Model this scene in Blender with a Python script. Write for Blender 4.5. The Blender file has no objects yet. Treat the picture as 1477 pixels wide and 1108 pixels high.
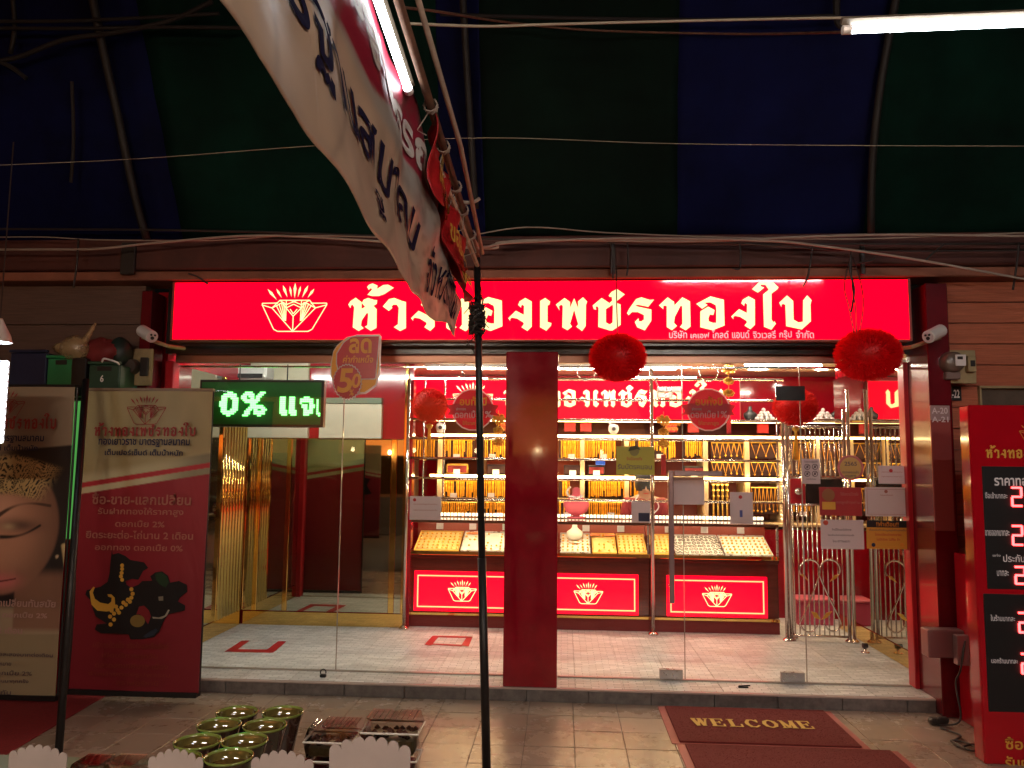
import bpy, math, random
import numpy as np
from mathutils import Vector, Matrix
from mathutils.geometry import tessellate_polygon
random.seed(7)
PI = math.pi
sc = bpy.context.scene
col = sc.collection

# ------------------------------------------------------------------ camera
YAW, PITCH, ROLL, FPX = math.radians(3.669), math.radians(5.731), math.radians(-0.57), 1159.2
EYE = Vector((0, 0, 1.6))
ROT = Matrix.Rotation(YAW, 3, 'Z') @ Matrix.Rotation(PITCH, 3, 'X') @ Matrix.Rotation(ROLL, 3, 'Y')
cam = bpy.data.cameras.new('camera')
camo = bpy.data.objects.new('camera', cam); col.objects.link(camo)
camo.location = EYE
camo.rotation_euler = (ROT @ Matrix.Rotation(PI/2, 3, 'X')).to_euler()
cam.sensor_width = 36; cam.lens = 36*FPX/1477
cam.clip_start = 0.05; cam.clip_end = 400
sc.camera = camo

# ------------------------------------------------------------------ world, faint night sky
w = bpy.data.worlds.new('World'); sc.world = w; w.use_nodes = True
nt = w.node_tree; nt.nodes.clear()
sky = nt.nodes.new('ShaderNodeTexSky'); sky.sky_type = 'NISHITA'; sky.sun_disc = False
sky.sun_elevation = math.radians(4); sky.sun_rotation = math.radians(200)
bg = nt.nodes.new('ShaderNodeBackground'); bg.inputs[1].default_value = 0.0006
ow = nt.nodes.new('ShaderNodeOutputWorld')
nt.links.new(sky.outputs[0], bg.inputs[0]); nt.links.new(bg.outputs[0], ow.inputs[0])
sun = bpy.data.lights.new('sun', 'SUN'); sun.energy = 0.002; sun.angle = math.radians(10); sun.color = (.7, .8, 1)
suno = bpy.data.objects.new('sun', sun); col.objects.link(suno)
suno.rotation_euler = (math.radians(86), 0, math.radians(160))
sc.view_settings.view_transform = 'Standard'; sc.view_settings.look = 'None'
sc.view_settings.exposure = 0.3; sc.view_settings.gamma = 1; sc.view_settings.use_curve_mapping = False
sc.render.engine = 'CYCLES'
cy = sc.cycles
cy.use_denoising = True; cy.max_bounces = 9; cy.diffuse_bounces = 3; cy.glossy_bounces = 5
cy.transparent_max_bounces = 24; cy.caustics_reflective = False; cy.caustics_refractive = False
cy.sample_clamp_indirect = 3.0; cy.blur_glossy = 0.5

# ------------------------------------------------------------------ helpers
def ray(px, py):
    return ROT @ Vector(((px-738.5)/FPX, 1, -(py-554)/FPX))
def U(px, py, Y):                       # the point of the plane y = Y seen at a photo pixel
    d = ray(px, py); return EYE + d*(Y/d.y)
def G(px, py, z):                       # the point of the plane z seen at a photo pixel
    d = ray(px, py); return EYE + d*((z-1.6)/d.z)
def HX(px, py, X):
    d = ray(px, py); return EYE + d*(X/d.x)
def rc(a, b, c, d, Y):                  # photo rectangle -> x0, x1, z0, z1 on plane Y
    m = (b+d)/2; n = (a+c)/2
    return U(a, m, Y).x, U(c, m, Y).x, U(n, d, Y).z, U(n, b, Y).z

def tag(o, label=None, cat=None, group=None, kind=None):
    for k, v in (('label', label), ('category', cat), ('group', group), ('kind', kind)):
        if v: o[k] = v
    return o
def empty(name, loc=(0, 0, 0), label=None, cat=None, group=None, kind=None):
    o = bpy.data.objects.new(name, None); col.objects.link(o); o.location = loc
    o.empty_display_size = .1
    return tag(o, label, cat, group, kind)
def link(name, me, parent=None, loc=None):
    o = bpy.data.objects.new(name, me); col.objects.link(o)
    if parent is not None:
        o.parent = parent
        off = Vector((0, 0, 0)); p = parent
        while p is not None: off += p.location; p = p.parent
        o.location = (Vector(loc) if loc is not None else Vector((0, 0, 0))) - off
    elif loc is not None: o.location = loc
    return o
def dup(o, delta=None, parent='top'):
    c = o.copy(); col.objects.link(c)
    if parent != 'top': c.parent = parent
    if delta is not None: c.location = o.location + Vector(delta)
    for ch in list(o.children): dup(ch, None, c)
    return c

class MB:
    def __init__(s): s.v = []; s.f = []; s.m = []
    def add(s, v, f, mi=0):
        b = len(s.v); s.v += [tuple(p) for p in v]
        s.f += [tuple(b+i for i in q) for q in f]; s.m += [mi]*len(f); return s
    def box(s, x0, x1, y0, y1, z0, z1, mi=0):
        v = [(x, y, z) for z in (z0, z1) for y in (y0, y1) for x in (x0, x1)]
        return s.add(v, [(0, 2, 3, 1), (4, 5, 7, 6), (0, 1, 5, 4), (2, 6, 7, 3), (0, 4, 6, 2), (1, 3, 7, 5)], mi)
    def bev(s, x0, x1, y0, y1, z0, z1, b=.01, mi=0):     # box with chamfered edges
        v = []; 
        for z in (z0, z1):
            for y in (y0, y1):
                for x in (x0, x1):
                    sx = b if x == x0 else -b; sy = b if y == y0 else -b; sz = b if z == z0 else -b
                    v += [(x, y+sy, z+sz), (x+sx, y, z+sz), (x+sx, y+sy, z)]
        def q(i, a): return i*3+a
        f = [(q(0,2),q(2,2),q(3,2),q(1,2)), (q(4,2),q(5,2),q(7,2),q(6,2)), (q(0,1),q(1,1),q(5,1),q(4,1)), (q(2,1),q(6,1),q(7,1),q(3,1)),
             (q(0,0),q(4,0),q(6,0),q(2,0)), (q(1,0),q(3,0),q(7,0),q(5,0))]
        for i in range(8): f.append((q(i,0), q(i,1), q(i,2)))
        for a, c in ((0,1),(2,3),(4,5),(6,7)): f.append((q(a,1), q(a,2), q(c,2), q(c,1)))
        for a, c in ((0,2),(1,3),(4,6),(5,7)): f.append((q(a,0), q(a,2), q(c,2), q(c,0)))
        for a, c in ((0,4),(1,5),(2,6),(3,7)): f.append((q(a,0), q(a,1), q(c,1), q(c,0)))
        return s.add(v, f, mi)
    def tube(s, pts, r, n=8, mi=0, caps=True, r1=None):
        pts = [Vector(p) for p in pts]; m = len(pts); vs = []
        up = Vector((0, 0, 1)); prev = None
        for i, p in enumerate(pts):
            t = (pts[min(i+1, m-1)]-pts[max(i-1, 0)]).normalized()
            if prev is None:
                a = t.cross(up if abs(t.z) < .95 else Vector((1, 0, 0))).normalized()
            else: a = (prev - t*prev.dot(t)).normalized()
            prev = a; b = t.cross(a)
            rr = r if r1 is None else r+(r1-r)*i/max(1, m-1)
            for k in range(n):
                an = 2*PI*k/n; vs.append(p + a*math.cos(an)*rr + b*math.sin(an)*rr)
        f = []
        for i in range(m-1):
            for k in range(n):
                f.append((i*n+k, i*n+(k+1) % n, (i+1)*n+(k+1) % n, (i+1)*n+k))
        if caps: f += [tuple(range(n-1, -1, -1)), tuple(range((m-1)*n, m*n))]
        return s.add(vs, f, mi)
    def lathe(s, prof, c=(0, 0, 0), n=20, mi=0, axis='z', cap=True):
        vs = []; f = []; m = len(prof)
        for (r, h) in prof:
            for k in range(n):
                a = 2*PI*k/n
                if axis == 'z': vs.append((c[0]+r*math.cos(a), c[1]+r*math.sin(a), c[2]+h))
                elif axis == 'y': vs.append((c[0]+r*math.cos(a), c[1]+h, c[2]+r*math.sin(a)))
                else: vs.append((c[0]+h, c[1]+r*math.cos(a), c[2]+r*math.sin(a)))
        for i in range(m-1):
            for k in range(n): f.append((i*n+k, i*n+(k+1) % n, (i+1)*n+(k+1) % n, (i+1)*n+k))
        if cap: f += [tuple(range(n-1, -1, -1)), tuple(range((m-1)*n, m*n))]
        return s.add(vs, f, mi)
    def poly(s, pts, y0, y1, mi=0, holes=()):   # extrude an (x, z) outline between y0 (front) and y1
        loops = [list(pts)]+[list(h) for h in holes]
        flat = [p for l in loops for p in l]; n = len(flat)
        tris = tessellate_polygon([[Vector((a, b, 0)) for a, b in l] for l in loops])
        vs = [(a, y0, b) for a, b in flat]
        f = [tuple(t) for t in tris]
        if y1 is not None:
            vs += [(a, y1, b) for a, b in flat]; f += [tuple(n+i for i in t) for t in tris]
            o = 0
            for l in loops:
                k = len(l)
                for i in range(k): j = (i+1) % k; f.append((o+i, o+j, n+o+j, n+o+i))
                o += k
        return s.add(vs, f, mi)
    def build(s, name, mats, parent=None, smooth=False, loc=None, fix=True, merge=False):
        me = bpy.data.meshes.new(name)
        off = Vector(loc) if loc is not None else Vector((0, 0, 0))
        v = [(p[0]-off.x, p[1]-off.y, p[2]-off.z) for p in s.v] if loc is not None else s.v
        me.from_pydata(v, [], s.f)
        if not isinstance(mats, (list, tuple)): mats = [mats]
        for m in mats: me.materials.append(m)
        if len(mats) > 1: me.polygons.foreach_set('material_index', s.m)
        if fix:
            import bmesh
            bm = bmesh.new(); bm.from_mesh(me)
            if merge: bmesh.ops.remove_doubles(bm, verts=bm.verts, dist=1e-5)
            bmesh.ops.recalc_face_normals(bm, faces=bm.faces); bm.to_mesh(me); bm.free()
        if smooth:
            me.polygons.foreach_set('use_smooth', [True]*len(me.polygons))
        me.update()
        return link(name, me, parent, loc)

def curve_pts(pts, n=6):                 # Catmull-Rom through points
    P = [Vector(p) for p in pts]; P = [2*P[0]-P[1]]+P+[2*P[-1]-P[-2]]; out = []
    for i in range(1, len(P)-2):
        for k in range(n):
            t = k/n; a, b, c, d = P[i-1], P[i], P[i+1], P[i+2]
            out.append(.5*((2*b)+(c-a)*t+(2*a-5*b+4*c-d)*t*t+(3*b-a-3*c+d)*t**3))
    out.append(P[-2]); return out

# ------------------------------------------------------------------ materials
def translucent(m, c, k):
    t = m.node_tree; b = t.nodes['Principled BSDF']; o = [n for n in t.nodes if n.type == 'OUTPUT_MATERIAL'][0]
    tr = t.nodes.new('ShaderNodeBsdfTranslucent'); tr.inputs[0].default_value = (*c, 1); mx = t.nodes.new('ShaderNodeMixShader'); mx.inputs[0].default_value = k
    t.links.new(b.outputs[0], mx.inputs[1]); t.links.new(tr.outputs[0], mx.inputs[2]); t.links.new(mx.outputs[0], o.inputs[0]); return m
def mat(name, c, rough=.5, metal=0., emis=None, estr=0., vary=0., vscale=8., bump=0., bscale=40., coat=0., spec=.5, stretch=None, rvary=0.):
    m = bpy.data.materials.new(name); m.use_nodes = True; t = m.node_tree; b = t.nodes['Principled BSDF']
    b.inputs['Base Color'].default_value = (*c, 1); b.inputs['Roughness'].default_value = rough
    b.inputs['Metallic'].default_value = metal; b.inputs['Specular IOR Level'].default_value = spec
    if coat: b.inputs['Coat Weight'].default_value = coat; b.inputs['Coat Roughness'].default_value = .06
    if emis: b.inputs['Emission Color'].default_value = (*emis, 1); b.inputs['Emission Strength'].default_value = estr
    tc = None
    def coord():
        nonlocal tc
        if tc is None:
            g = t.nodes.new('ShaderNodeNewGeometry'); mp = t.nodes.new('ShaderNodeMapping')
            t.links.new(g.outputs['Position'], mp.inputs['Vector'])
            if stretch: mp.inputs['Scale'].default_value = stretch
            tc = mp.outputs[0]
        return tc
    if vary or rvary:
        n = t.nodes.new('ShaderNodeTexNoise'); n.inputs['Scale'].default_value = vscale; n.inputs['Detail'].default_value = 5
        n.inputs['Roughness'].default_value = .65
        t.links.new(coord(), n.inputs['Vector'])
        if vary:
            r = t.nodes.new('ShaderNodeMapRange'); r.inputs[1].default_value = .25; r.inputs[2].default_value = .75
            r.inputs[3].default_value = 1-vary; r.inputs[4].default_value = 1+vary*.6
            t.links.new(n.outputs[0], r.inputs[0])
            x = t.nodes.new('ShaderNodeVectorMath'); x.operation = 'SCALE'; x.inputs[0].default_value = c
            t.links.new(r.outputs[0], x.inputs['Scale']); t.links.new(x.outputs[0], b.inputs['Base Color'])
        if rvary:
            r = t.nodes.new('ShaderNodeMapRange'); r.inputs[1].default_value = .3; r.inputs[2].default_value = .7
            r.inputs[3].default_value = max(.01, rough-rvary); r.inputs[4].default_value = rough+rvary
            t.links.new(n.outputs[0], r.inputs[0]); t.links.new(r.outputs[0], b.inputs['Roughness'])
    if bump:
        n = t.nodes.new('ShaderNodeTexNoise'); n.inputs['Scale'].default_value = bscale; n.inputs['Detail'].default_value = 4
        t.links.new(coord(), n.inputs['Vector'])
        u = t.nodes.new('ShaderNodeBump'); u.inputs['Strength'].default_value = bump; u.inputs['Distance'].default_value = .004
        t.links.new(n.outputs[0], u.inputs['Height']); t.links.new(u.outputs[0], b.inputs['Normal'])
    return m
def glow(name, c, s):
    m = bpy.data.materials.new(name); m.use_nodes = True; t = m.node_tree; b = t.nodes['Principled BSDF']
    b.inputs['Base Color'].default_value = (*[min(1, x*.7) for x in c], 1); b.inputs['Roughness'].default_value = .2
    b.inputs['Emission Color'].default_value = (*c, 1); b.inputs['Emission Strength'].default_value = s
    return m
def thin_glass(name, tint=(1, 1, 1), refl=1., alpha=1.0, rough=0.0):
    m = bpy.data.materials.new(name); m.use_nodes = True; t = m.node_tree; t.nodes.clear()
    o = t.nodes.new('ShaderNodeOutputMaterial'); mx = t.nodes.new('ShaderNodeMixShader')
    tr = t.nodes.new('ShaderNodeBsdfTransparent'); tr.inputs[0].default_value = (*tint, 1)
    gl = t.nodes.new('ShaderNodeBsdfGlossy'); gl.inputs['Roughness'].default_value = rough
    fr = t.nodes.new('ShaderNodeFresnel'); fr.inputs[0].default_value = 1.45
    ml = t.nodes.new('ShaderNodeMath'); ml.operation = 'MULTIPLY'; ml.inputs[1].default_value = refl
    t.links.new(fr.outputs[0], ml.inputs[0]); t.links.new(ml.outputs[0], mx.inputs[0])
    t.links.new(tr.outputs[0], mx.inputs[1]); t.links.new(gl.outputs[0], mx.inputs[2]); t.links.new(mx.outputs[0], o.inputs[0])
    return m

RED_GLOW = glow('sign_red_acrylic', (1, 0.0, 0.012), 2.0)
RED_GLOW2 = glow('panel_red_acrylic', (1, 0.0, 0.016), 1.5)
CREAM_GLOW = glow('letter_cream_acrylic', (1, .78, .36), 1.25)
CREAM_GLOW2 = glow('panel_line_acrylic', (1, .62, .25), 1.1)
PINK_GLOW = glow('subtitle_pink', (1, .35, .38), .9)
TUBE = glow('tube_light', (.88, .95, 1), 40)
TUBE_DIM = glow('tube_light_left', (.9, .97, 1), 16)
TUBE_FILL = glow('tube_fill', (1, .83, .66), 340)
TUBE_IN = glow('tube_inside', (1, .86, .68), 150)
RED_GLOW.node_tree.nodes['Principled BSDF'].inputs['Roughness'].default_value = .04
STRIP = glow('shelf_led_strip', (1, .70, .30), 48)

STRIP2 = glow('showcase_led_strip', (1, .78, .48), 60)
LED_GREEN = glow('led_green', (.20, 1, .22), 3.2)
LED_RED = glow('led_red', (1, .05, .05), 8)
LED_WHITE = glow('led_white', (.85, .93, 1), 12)
BULB = glow('warm_bulb', (1, .75, .4), 40)
chrome = mat('chrome', (.72, .68, .66), .14, 1, rvary=.06, vscale=30)
steel = mat('brushed_steel', (.5, .48, .47), .3, .8, rvary=.1, vscale=20)
gold_mirror = mat('gold_mirror', (.78, .52, .16), .07, 1, rvary=.03, vscale=15)
gold = mat('gold', (.95, .62, .14), .28, 1, vary=.15, vscale=60)
gold_chain = mat('gold_chain', (1, .46, .03), .42, .45, vary=.25, vscale=90)
gold_print = mat('gold_print', (.75, .42, .06), .4, .3)
mirror = mat('mirror', (.62, .60, .52), .012, 1)
mirror_dark = mat('smoked_mirror', (.50, .49, .38), .02, 1)
red_gloss = mat('red_gloss_panel', (.36, .004, .014), .12, 0, vary=.12, vscale=2, coat=.5)
red_gloss2 = mat('cabinet_red_gloss', (.42, .004, .012), .1, 0, vary=.1, vscale=2, coat=.6)
red_dark = mat('dark_red_column', (.27, .003, .014), .12, 0, vary=.22, vscale=5, rvary=.09, coat=.5, bump=.12, bscale=4)
red_side = mat('side_post_red', (.13, .003, .008), .25, 0, vary=.3, vscale=5, coat=.3)
red_mid = mat('red_frame', (.42, .012, .02), .3)
red_wood = mat('mahogany', (.11, .016, .010), .18, 0, vary=.35, vscale=6, stretch=(1, 1, 9), coat=.5)
brown_beam = mat('brown_beam', (.075, .018, .012), .7, vary=.45, vscale=3, bump=.5, bscale=18)
beam_lip = mat('beam_lip', (.26, .09, .05), .7, vary=.4, vscale=3, bump=.3)  # lighter than the beam: orange light on the lip is in the colour
black_soffit = mat('black_soffit', (.012, .010, .009), .25)
black_m = mat('black_plastic', (.012, .012, .013), .4)
black_paint = mat('black_painted_steel', (.018, .016, .016), .45, .3, vary=.3, vscale=20, bump=.2, bscale=60)
rust = mat('rusty_pipe', (.12, .055, .03), .75, .2, vary=.6, vscale=14, bump=.6, bscale=60)
white_m = mat('white_plastic', (.72, .70, .68), .4, vary=.06)
paper = translucent(mat('white_paper', (.74, .66, .67), .5, vary=.04, vscale=10), (.75, .6, .6), .25)
paper_glow = mat('backlit_paper', (.80, .76, .74), .5)
ink = mat('ink', (.12, .08, .09), .6)
ink_red = mat('red_ink', (.5, .02, .02), .5)
ink_blue = mat('navy_ink', (.012, .014, .06), .5)
ink_pink = mat('faded_letter', (.44, .16, .12), .5)
ink_maroon = mat('maroon_letter', (.30, .02, .02), .5)
white_ink = mat('white_ink', (.8, .76, .72), .5)
orange_ink = mat('orange_ink', (.75, .26, .02), .5)
rope = mat('twine', (.35, .30, .22), .8)
cable_m = mat('cable_black', (.02, .016, .014), .5)
cable_l = mat('cable_pale', (.33, .27, .22), .6, vary=.2)
beige = mat('beige_board', (.34, .27, .14), .7, vary=.3, vscale=9, bump=.2)
cream_wall = mat('cream_panel', (.62, .54, .40), .5, vary=.05)
ceil_m = mat('shop_ceiling', (.30, .20, .15), .5, vary=.08, vscale=2)
clear = thin_glass('shop_glass', (.97, .97, .96), 1.0)
clear_case = thin_glass('showcase_glass', (.98, .98, .96), .9)
clear_plastic = thin_glass('clear_plastic', (.90, .90, .89), 1.0, rough=.08)
grout = mat('grout', (.10, .075, .055), .8, vary=.3, vscale=10)
velvet = mat('dark_velvet', (.03, .006, .006), .8)
velvet_red = mat('red_velvet', (.16, .008, .008), .7)
skin_m = mat('skin', (.42, .22, .14), .5, vary=.08)
hair_m = mat('hair', (.012, .009, .008), .5)

# ---- writing: Thai / Latin text as 2D outline meshes
_tc = {}
def text2d(s, off=0.0):
    k = (s, off)
    if k in _tc: return _tc[k]
    c = bpy.data.curves.new('txt', 'FONT'); c.body = s; c.resolution_u = 3; c.offset = off
    o = bpy.data.objects.new('txt', c); me = bpy.data.meshes.new_from_object(o)
    n = len(me.vertices); a = np.zeros(n*3); me.vertices.foreach_get('co', a); a = a.reshape(-1, 3)[:, :2]
    f = [tuple(p.vertices) for p in me.polygons]
    bpy.data.objects.remove(o); bpy.data.curves.remove(c); bpy.data.meshes.remove(me)
    lo, hi = a.min(0), a.max(0); a = (a-lo)/(hi-lo)       # unit box
    _tc[k] = (a, f, (hi-lo)[0]/(hi-lo)[1]); return _tc[k]
def put_text(mb, s, x0, x1, z0, z1, Y, off=0.01, mi=0, fn=None, slant=0):
    a, f, asp = text2d(s, off)
    v = []
    for u, t in a:
        x = x0+u*(x1-x0)+slant*t*(z1-z0); z = z0+t*(z1-z0)
        v.append(fn(x, z) if fn else (x, Y, z))
    mb.add(v, f, mi)
def text_px(mb, s, a, b, c, d, Y, off=.01, mi=0, **k):
    x0, x1, z0, z1 = rc(a, b, c, d, Y); put_text(mb, s, x0, x1, z0, z1, Y, off, mi, **k)

def word_parts(s, x0, x1, z0, z1, Y, m, parent, off=.012):      # each word of a line is a part of its own
    A, F, asp = text2d(s, off); par = list(range(len(A)))
    iv = sorted((min(A[i][0] for i in f), max(A[i][0] for i in f), k) for k, f in enumerate(F))
    groups = []; end = -1; gap = .30/asp
    for a, b, k in iv:
        if a > end+gap: groups.append([])
        groups[-1].append(k); end = max(end, b)
    for g_ in groups:
        q = MB(); q.add([(x0+u*(x1-x0), Y, z0+t*(z1-z0)) for u, t in A], [F[k] for k in g_])
        used = sorted({i for f in q.f for i in f}); mp = {o: n for n, o in enumerate(used)}
        q.v = [q.v[i] for i in used]; q.f = [tuple(mp[i] for i in f) for f in q.f]
        q.build('lettering', m, parent, fix=False)
def lines(parent, m, Y, items, off=.01, slant=0, name='lettering'):     # every line of writing is a part of its own
    for s_, r_ in items:
        q = MB(); text_px(q, s_, *r_, Y, off, slant=slant); q.build(name, m, parent, fix=False)
# ---- the shop's display lettering, traced as outlines (units: photo px of the sign)
def z1_(l): return [(370+x/5.908, 395+y/5.908) for x, y in l]
def z2_(l): return [(700+x/5.908, 395+y/5.908) for x, y in l]
def z3_(l): return [(930+x/5.908, 395+y/5.908) for x, y in l]
def sh(l, dx, dy): return [(x+dx, y+dy) for x, y in l]
g_h = z1_([(782,262),(800,234),(845,204),(893,240),(893,300),(925,282),(897,250),(912,222),(950,206),(1000,222),(1026,224),(1022,255),(995,272),(1022,300),(1020,460),(972,486),(922,452),(945,438),(952,335),(935,335),(893,398),(888,440),(912,462),(868,487),(820,456),(832,285),(818,262),(804,268),(798,290)])
g_mt = z1_([(942,112),(960,92),(990,82),(1030,100),(1022,132),(1080,96),(1120,92),(1168,118),(1090,170),(1040,188),(985,188),(945,178),(985,135),(975,118),(955,135)])
g_aa = z1_([(1076,278),(1130,215),(1175,206),(1240,232),(1272,240),(1272,462),(1222,487),(1170,455),(1205,430),(1212,290),(1195,262),(1165,262),(1150,275),(1155,290),(1125,315)])
g_ng = z2_([(195,378),(260,315),(328,350),(330,275),(318,262),(305,270),(305,287),(280,265),(292,235),(340,206),(395,236),(395,450),(358,486),(308,455),(328,430),(325,415),(270,380),(225,372),(212,382),(212,400)])
g_e = z2_([(467,232),(510,206),(552,236),(545,262),(530,270),(530,410),(545,415),(563,420),(560,440),(520,484),(467,455)])
g_ph = z2_([(602,262),(675,206),(722,240),(722,290),(757,208),(792,295),(790,235),(832,200),(868,236),(858,262),(855,445),(825,487),(775,450),(792,430),(757,305),(722,425),(738,450),(700,480),(656,455),(660,270),(645,262),(628,275),(632,310)])
g_ch = z2_([(915,270),(992,206),(1058,250),(1082,228),(1078,195),(1060,195),(1052,185),(1075,155),(1122,130),(1188,175),(1120,232),(1112,245),(1153,262),(1153,435),(1085,482),(1062,482),(963,452),(965,290),(955,275),(940,280),(945,305),(925,300)])
g_chh = z2_([(1028,300),(1085,262),(1088,275),(1085,415),(1060,432),(1028,415)])
g_r = z2_([(1208,335),(1225,300),(1285,215),(1330,200),(1400,222),(1438,220),(1390,280),(1300,262),(1275,270),(1300,280),(1415,305),(1415,400),(1360,482),(1295,455),(1275,410),(1305,378),(1310,405),(1330,405),(1352,390),(1352,350),(1300,325),(1250,325),(1222,352)])
g_th = z3_([(122,268),(195,200),(250,240),(252,270),(320,200),(386,235),(390,450),(350,480),(300,452),(322,425),(320,275),(305,272),(255,370),(250,420),(275,445),(232,480),(188,452),(188,275),(172,268),(158,275),(158,300)])
g_o = z3_([(440,255),(560,192),(675,222),(680,440),(580,480),(475,455),(475,320),(540,280),(595,310),(585,350),(555,345),(542,380),(545,405),(580,418),(610,418),(612,300),(605,265),(560,242),(505,245),(535,265),(490,297)])
g_ai = z3_([(915,130),(980,65),(1085,65),(1140,115),(1130,132),(1080,170),(1080,390),(1095,412),(1105,405),(1118,425),(1080,475),(1018,450),(1010,175),(1058,135),(1030,92),(990,90),(985,105),(1018,118),(965,160)])
g_b = z3_([(1148,245),(1212,184),(1265,232),(1268,390),(1310,415),(1350,408),(1352,225),(1385,184),(1422,225),(1412,262),(1416,405),(1340,473),(1207,445),(1200,262),(1180,255),(1165,262),(1165,280)])
NAME = [([g_h], ), ([g_mt], ), ([g_aa], ), ([sh(g_ng, -140.2, 0)], ), ([sh(g_th, -318, 1.5)], ), ([sh(g_o, -320.5, 1)], ), ([g_ng], ), ([g_e], ),
        ([g_ph], ), ([g_ch, g_chh], ), ([g_r], ), ([g_th], ), ([g_o], ), ([sh(g_ng, 322, -2.5)], ), ([g_ai], ), ([g_b], )]
NAME = [n[0] for n in NAME]
NX0, NX1, NY0, NY1 = 502., 1171., 405., 477.5       # px bounds of the lettering

# emblem strokes (zoom units)
EM_L = [((45,250),(180,248)),((45,250),(45,264)),((45,264),(130,290)),((45,264),(150,470)),((150,470),(185,488)),((185,488),(445,488)),((445,488),(478,470)),((478,470),(595,264)),
        ((595,264),(595,250)),((595,250),(460,250)),((595,264),(500,290)),((195,225),(448,225)),((130,290),(195,225)),((500,290),(448,225)),((130,290),(313,488)),((500,290),(313,488)),
        ((250,225),(250,400)),((380,225),(376,400)),((250,290),(313,360)),((380,290),(313,360)),((313,360),(313,488)),((250,262),(345,225)),((380,262),(285,225)),((250,290),(313,258)),((380,290),(313,258)),
        ((235,395),(165,268)),((238,395),(188,256)),((242,395),(210,248)),((246,395),(228,240)),((388,395),(465,268)),((386,395),(442,256)),((384,395),(420,248)),((382,395),(402,240)),
        ((140,285),(215,245)),((215,245),(250,290)),((490,285),(415,245)),((415,245),(380,290)),((195,225),(250,262)),((448,225),(380,262)),((285,300),(313,340)),((345,300),(313,340))]
EM_R = [((85,128),(168,220),9),((160,125),(210,205),7),((215,95),(258,200),9),((275,103),(293,198),7),((320,76),(320,208),10),((368,103),(347,200),7),((432,97),(383,203),9),((485,127),(430,205),8)]
def emblem(mb, cx, cz, wd, Y, wline=8., mi=0, th=None, fn=None, every=1):
    s = wd/555.; y1 = None if th is None else Y+th
    T = lambda p: (cx+(p[0]-320)*s, cz-(p[1]-282)*s)
    def quad(q):
        if fn: 
            mb.add([fn(*p) for p in q], [(0, 1, 2, 3)], mi)
        else: mb.add([(p[0], Y, p[1]) for p in q], [(0, 1, 2, 3)], mi)
    for a, b in EM_L:
        a, b = T(a), T(b); dx, dz = b[0]-a[0], b[1]-a[1]; L = math.hypot(dx, dz); nx, nz = -dz/L*wline*s/2, dx/L*wline*s/2
        quad([(a[0]+nx, a[1]+nz), (a[0]-nx, a[1]-nz), (b[0]-nx, b[1]-nz), (b[0]+nx, b[1]+nz)])
    for a, b, wd_ in EM_R:
        m = (a[0]*.62+b[0]*.38, a[1]*.62+b[1]*.38); a, b, m = T(a), T(b), T(m); dx, dz = b[0]-a[0], b[1]-a[1]; L = math.hypot(dx, dz)
        nx, nz = -dz/L*wd_*s*1.3, dx/L*wd_*s*1.3
        quad([a, (m[0]-nx, m[1]-nz), b, (m[0]+nx, m[1]+nz)])
def name_word(mb, x0, x1, z0, z1, Y, mi=0, th=None, fn=None, glyphs=None):
    for g in (glyphs or NAME):
        L = [[(x0+(p[0]-NX0)/(NX1-NX0)*(x1-x0), z1-(p[1]-NY0)/(NY1-NY0)*(z1-z0)) for p in l] for l in g]
        if fn:
            tmp = MB().poly(L[0], 0, None, holes=L[1:]); mb.add([fn(p[0], p[2]) for p in tmp.v], tmp.f, mi)
        else: mb.poly(L[0], Y, None if th is None else Y+th, mi, holes=L[1:])

# ================================================================== SETTING
XL, XR = -3.01, 2.62          # inner faces of the shop's side walls
YF, YG, YC, YB = 5.65, 5.94, 7.54, 9.03
ZS, ZC = .09, 2.6

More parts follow.
